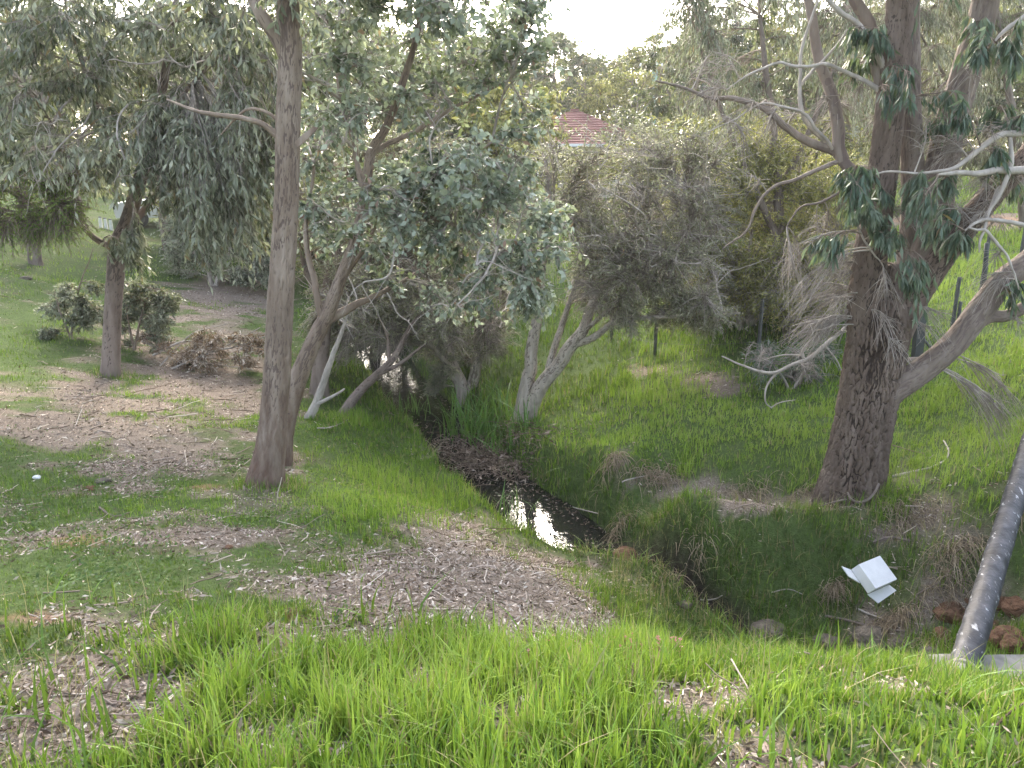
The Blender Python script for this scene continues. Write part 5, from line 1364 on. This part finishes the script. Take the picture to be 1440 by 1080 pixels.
def tuft(label, px, py, n, sx, h, droop=1.0):
    c = gpt(px, py, .8)
    a = Acc()
    s0 = np.column_stack([c[0] + rng.normal(size=n) * sx, c[1] + rng.normal(size=n) * sx * .4, np.zeros(n)])
    s0[:, 2] = ht(s0[:, 0], s0[:, 1]) + rng.uniform(-.01, .04, n)
    d = np.column_stack([rng.normal(size=n) * .5, -np.abs(rng.normal(size=n)) * .7 - .1, rng.uniform(.0, .7, n)])
    ln = rng.uniform(.4, 1.1, n)[:, None] * h
    t = np.linspace(0, 1, 5)[None, :, None]
    pth = s0[:, None] + unit(d)[:, None] * ln[:, None] * t + np.array([0, 0, -1.0]) * droop * (t ** 2) * ln[:, None] * .8
    tubes(a, pth, np.broadcast_to(np.linspace(.0036, .0014, 5), (n, 5)), 3, rnd=rng.uniform(0, 1, n))
    o = a.build('dry_grass_tuft', M['drygrass'], None); o['label'] = label; o['category'] = 'dry grass'; o['group'] = 'dry grass tufts hanging on the right bank'; o['kind'] = 'thing'
for args in [('tan grass tuft hanging highest on the bank edge above the pool', 862, 645, 130, .07, .28), ('dry grass hanging from the bank edge, right of the highest tan tuft', 925, 668, 220, .16, .26), ('dry grass over the dark hollow in mid bank edge', 1040, 696, 260, .20, .22),
             ('dry grass at the left foot of the big gum', 1140, 690, 150, .12, .18), ('round dead tuft left of the white carton', 1170, 828, 120, .06, .2), ('dead tuft trailing from the bank below the fallen twig, left of the pipe', 1275, 735, 130, .12, .2),
             ('dead grass beside the pipe on the right bank', 1345, 770, 190, .14, .26), ('dead grass at the right edge above the orange rocks', 1432, 745, 130, .1, .3), ('straw fringe on the earth above the tallest orange rock', 1335, 815, 120, .12, .2), ('straw across the dark boulder under the white carton', 1238, 880, 120, .12, .22), ('dry stalks at the foot of the pipe', 1310, 905, 110, .12, .22), ('hanging straw on the bank right of the big gum foot', 1265, 712, 110, .1, .2), ('thin straw at the lower end of the pool', 870, 745, 130, .12, .22), ('straw on the lip of the tan mound', 800, 830, 120, .14, .14), ('straw bundle trailing below the white carton', 1262, 868, 110, .08, .3), ('straw scattered along the narrow dark channel', 955, 810, 120, .22, .2)]:
    tuft(*args)

def stick(label, rows, mat='bark_dead', name='fallen_branch', subs=()):
    r = PW(rows); t = thing(name, label, 'branch', r[0, :3], 'fallen dead branches')
    a = Acc(); p = limb(a, r, 12 * len(rows), 9, .001, 3, 3, int(rng.integers(99)), wob=.03); a.build('stem', M[mat], t)
    for s_ in subs:
        a = Acc(); limb(a, PW(s_), 24, 7, 0, seed=int(rng.integers(99)), wob=.03); a.build('fork', M[mat], t)
    return t, p
YD = gpt(1110, 560)[1] - 1.0
tt_, pp_ = stick('large bleached dead branch hanging from the big gum above the bank', [(1205,440,YD-.3,.022),(1188,462,YD-.3,.022),(1160,485,YD-.3,.024),(1140,502,YD-.3,.022),(1115,512,YD-.3,.02),(1085,524,YD-.3,.018),(1050,516,YD-.2,.014),(1016,502,YD-.2,.008)],
 subs=[[(1135,512,YD-.3,.018),(1128,495,YD-.3,.018),(1150,470,YD-.4,.014),(1175,450,YD-.4,.008)], [(1092,524,YD-.3,.014),(1078,545,YD-.35,.011),(1076,565,YD-.4,.009),(1085,575,YD-.4,.006)], [(1085,573,YD-.4,.008),(1098,566,YD-.4,.006),(1118,562,YD-.4,.004)],
       [(1130,500,YD-.3,.012),(1100,500,YD-.2,.009),(1070,508,YD-.1,.006)], [(1160,486,YD-.3,.012),(1175,505,YD-.3,.009),(1185,525,YD-.3,.005)]])
a = Acc(); crown(a, None, region(9, 1050, 1160, 485, 545, YD-.5, YD, .2), pp_, 26, 0, droop=1.0, br=(.006, .002), twr=.002, twd=.2); a.build('twigs', M['twig_grey'], tt_, kind='stuff')
def gstick(label, pxs, r, mat='bark_dead', lift=.03):
    rows = []
    for i, (u, v) in enumerate(pxs):
        g = gpt(u, v, .8); rows.append((u, v - 2, g[1], r * (1 - .55 * i / len(pxs))))
    stick(label, rows, mat)
gstick('curved white stick right of the big gum foot', [(1255,672),(1285,664),(1310,658),(1328,648),(1333,635),(1325,622)], .014)
gstick('pale bent stick in the dark grass of the bank face', [(985,845),(1005,843),(1015,838)], .007)
gstick('thin fallen branch under the white carton', [(1160,868),(1190,874),(1230,884),(1275,890)], .012, 'bark_limb')
gstick('pale twig on the grass below the leaning paperbark', [(446,604),(468,602),(490,592)], .01)
gstick('short stick bridging the lower end of the pool', [(790,712),(815,718),(840,724)], .009)
gstick('pale straight stick on the bank edge beside dry grass', [(875,680),(895,674),(912,670)], .008)
gstick('long thin stalk lying in the foreground grass', [(515,925),(545,955),(575,1000)], .004, 'bark_limb')
gstick('brown curved stick on the left lawn above the stones', [(140,715),(160,728),(185,722)], .008, 'bark_small')
gstick('grey stick lying by the tan mound', [(680,760),(705,768),(730,775)], .008, 'bark_limb')

# ------------------------------------------------------------------ thin haze volume, added to imitate lens veil
a = Acc(); box(a, -130, 130, -25, 150, -1.2, 26)
m = bpy.data.materials.new('haze'); m.use_nodes = True
m.node_tree.nodes.remove(m.node_tree.nodes['Principled BSDF'])
pv = m.node_tree.nodes.new('ShaderNodeVolumePrincipled')
pv.inputs['Color'].default_value = (0.95, 0.95, 0.92, 1); pv.inputs['Density'].default_value = HAZE; pv.inputs['Anisotropy'].default_value = 0.3
m.node_tree.links.new(pv.outputs[0], m.node_tree.nodes['Material Output'].inputs['Volume'])
o = a.build('haze', m, None, smooth=False, kind='stuff')
gstick('weathered stick among straw below the white carton', [(1205,858),(1245,872),(1300,880)], .009)
gstick('dark stick jutting over the orange rocks', [(1290,838),(1318,822),(1340,800)], .008, 'bark_limb')
gstick('crooked twig on the cut bank left of the white carton', [(1085,835),(1110,830),(1130,838)], .006)
gstick('bark slab lying on the bank above the white carton', [(1225,765),(1250,758),(1280,762)], .02, 'bark_small')
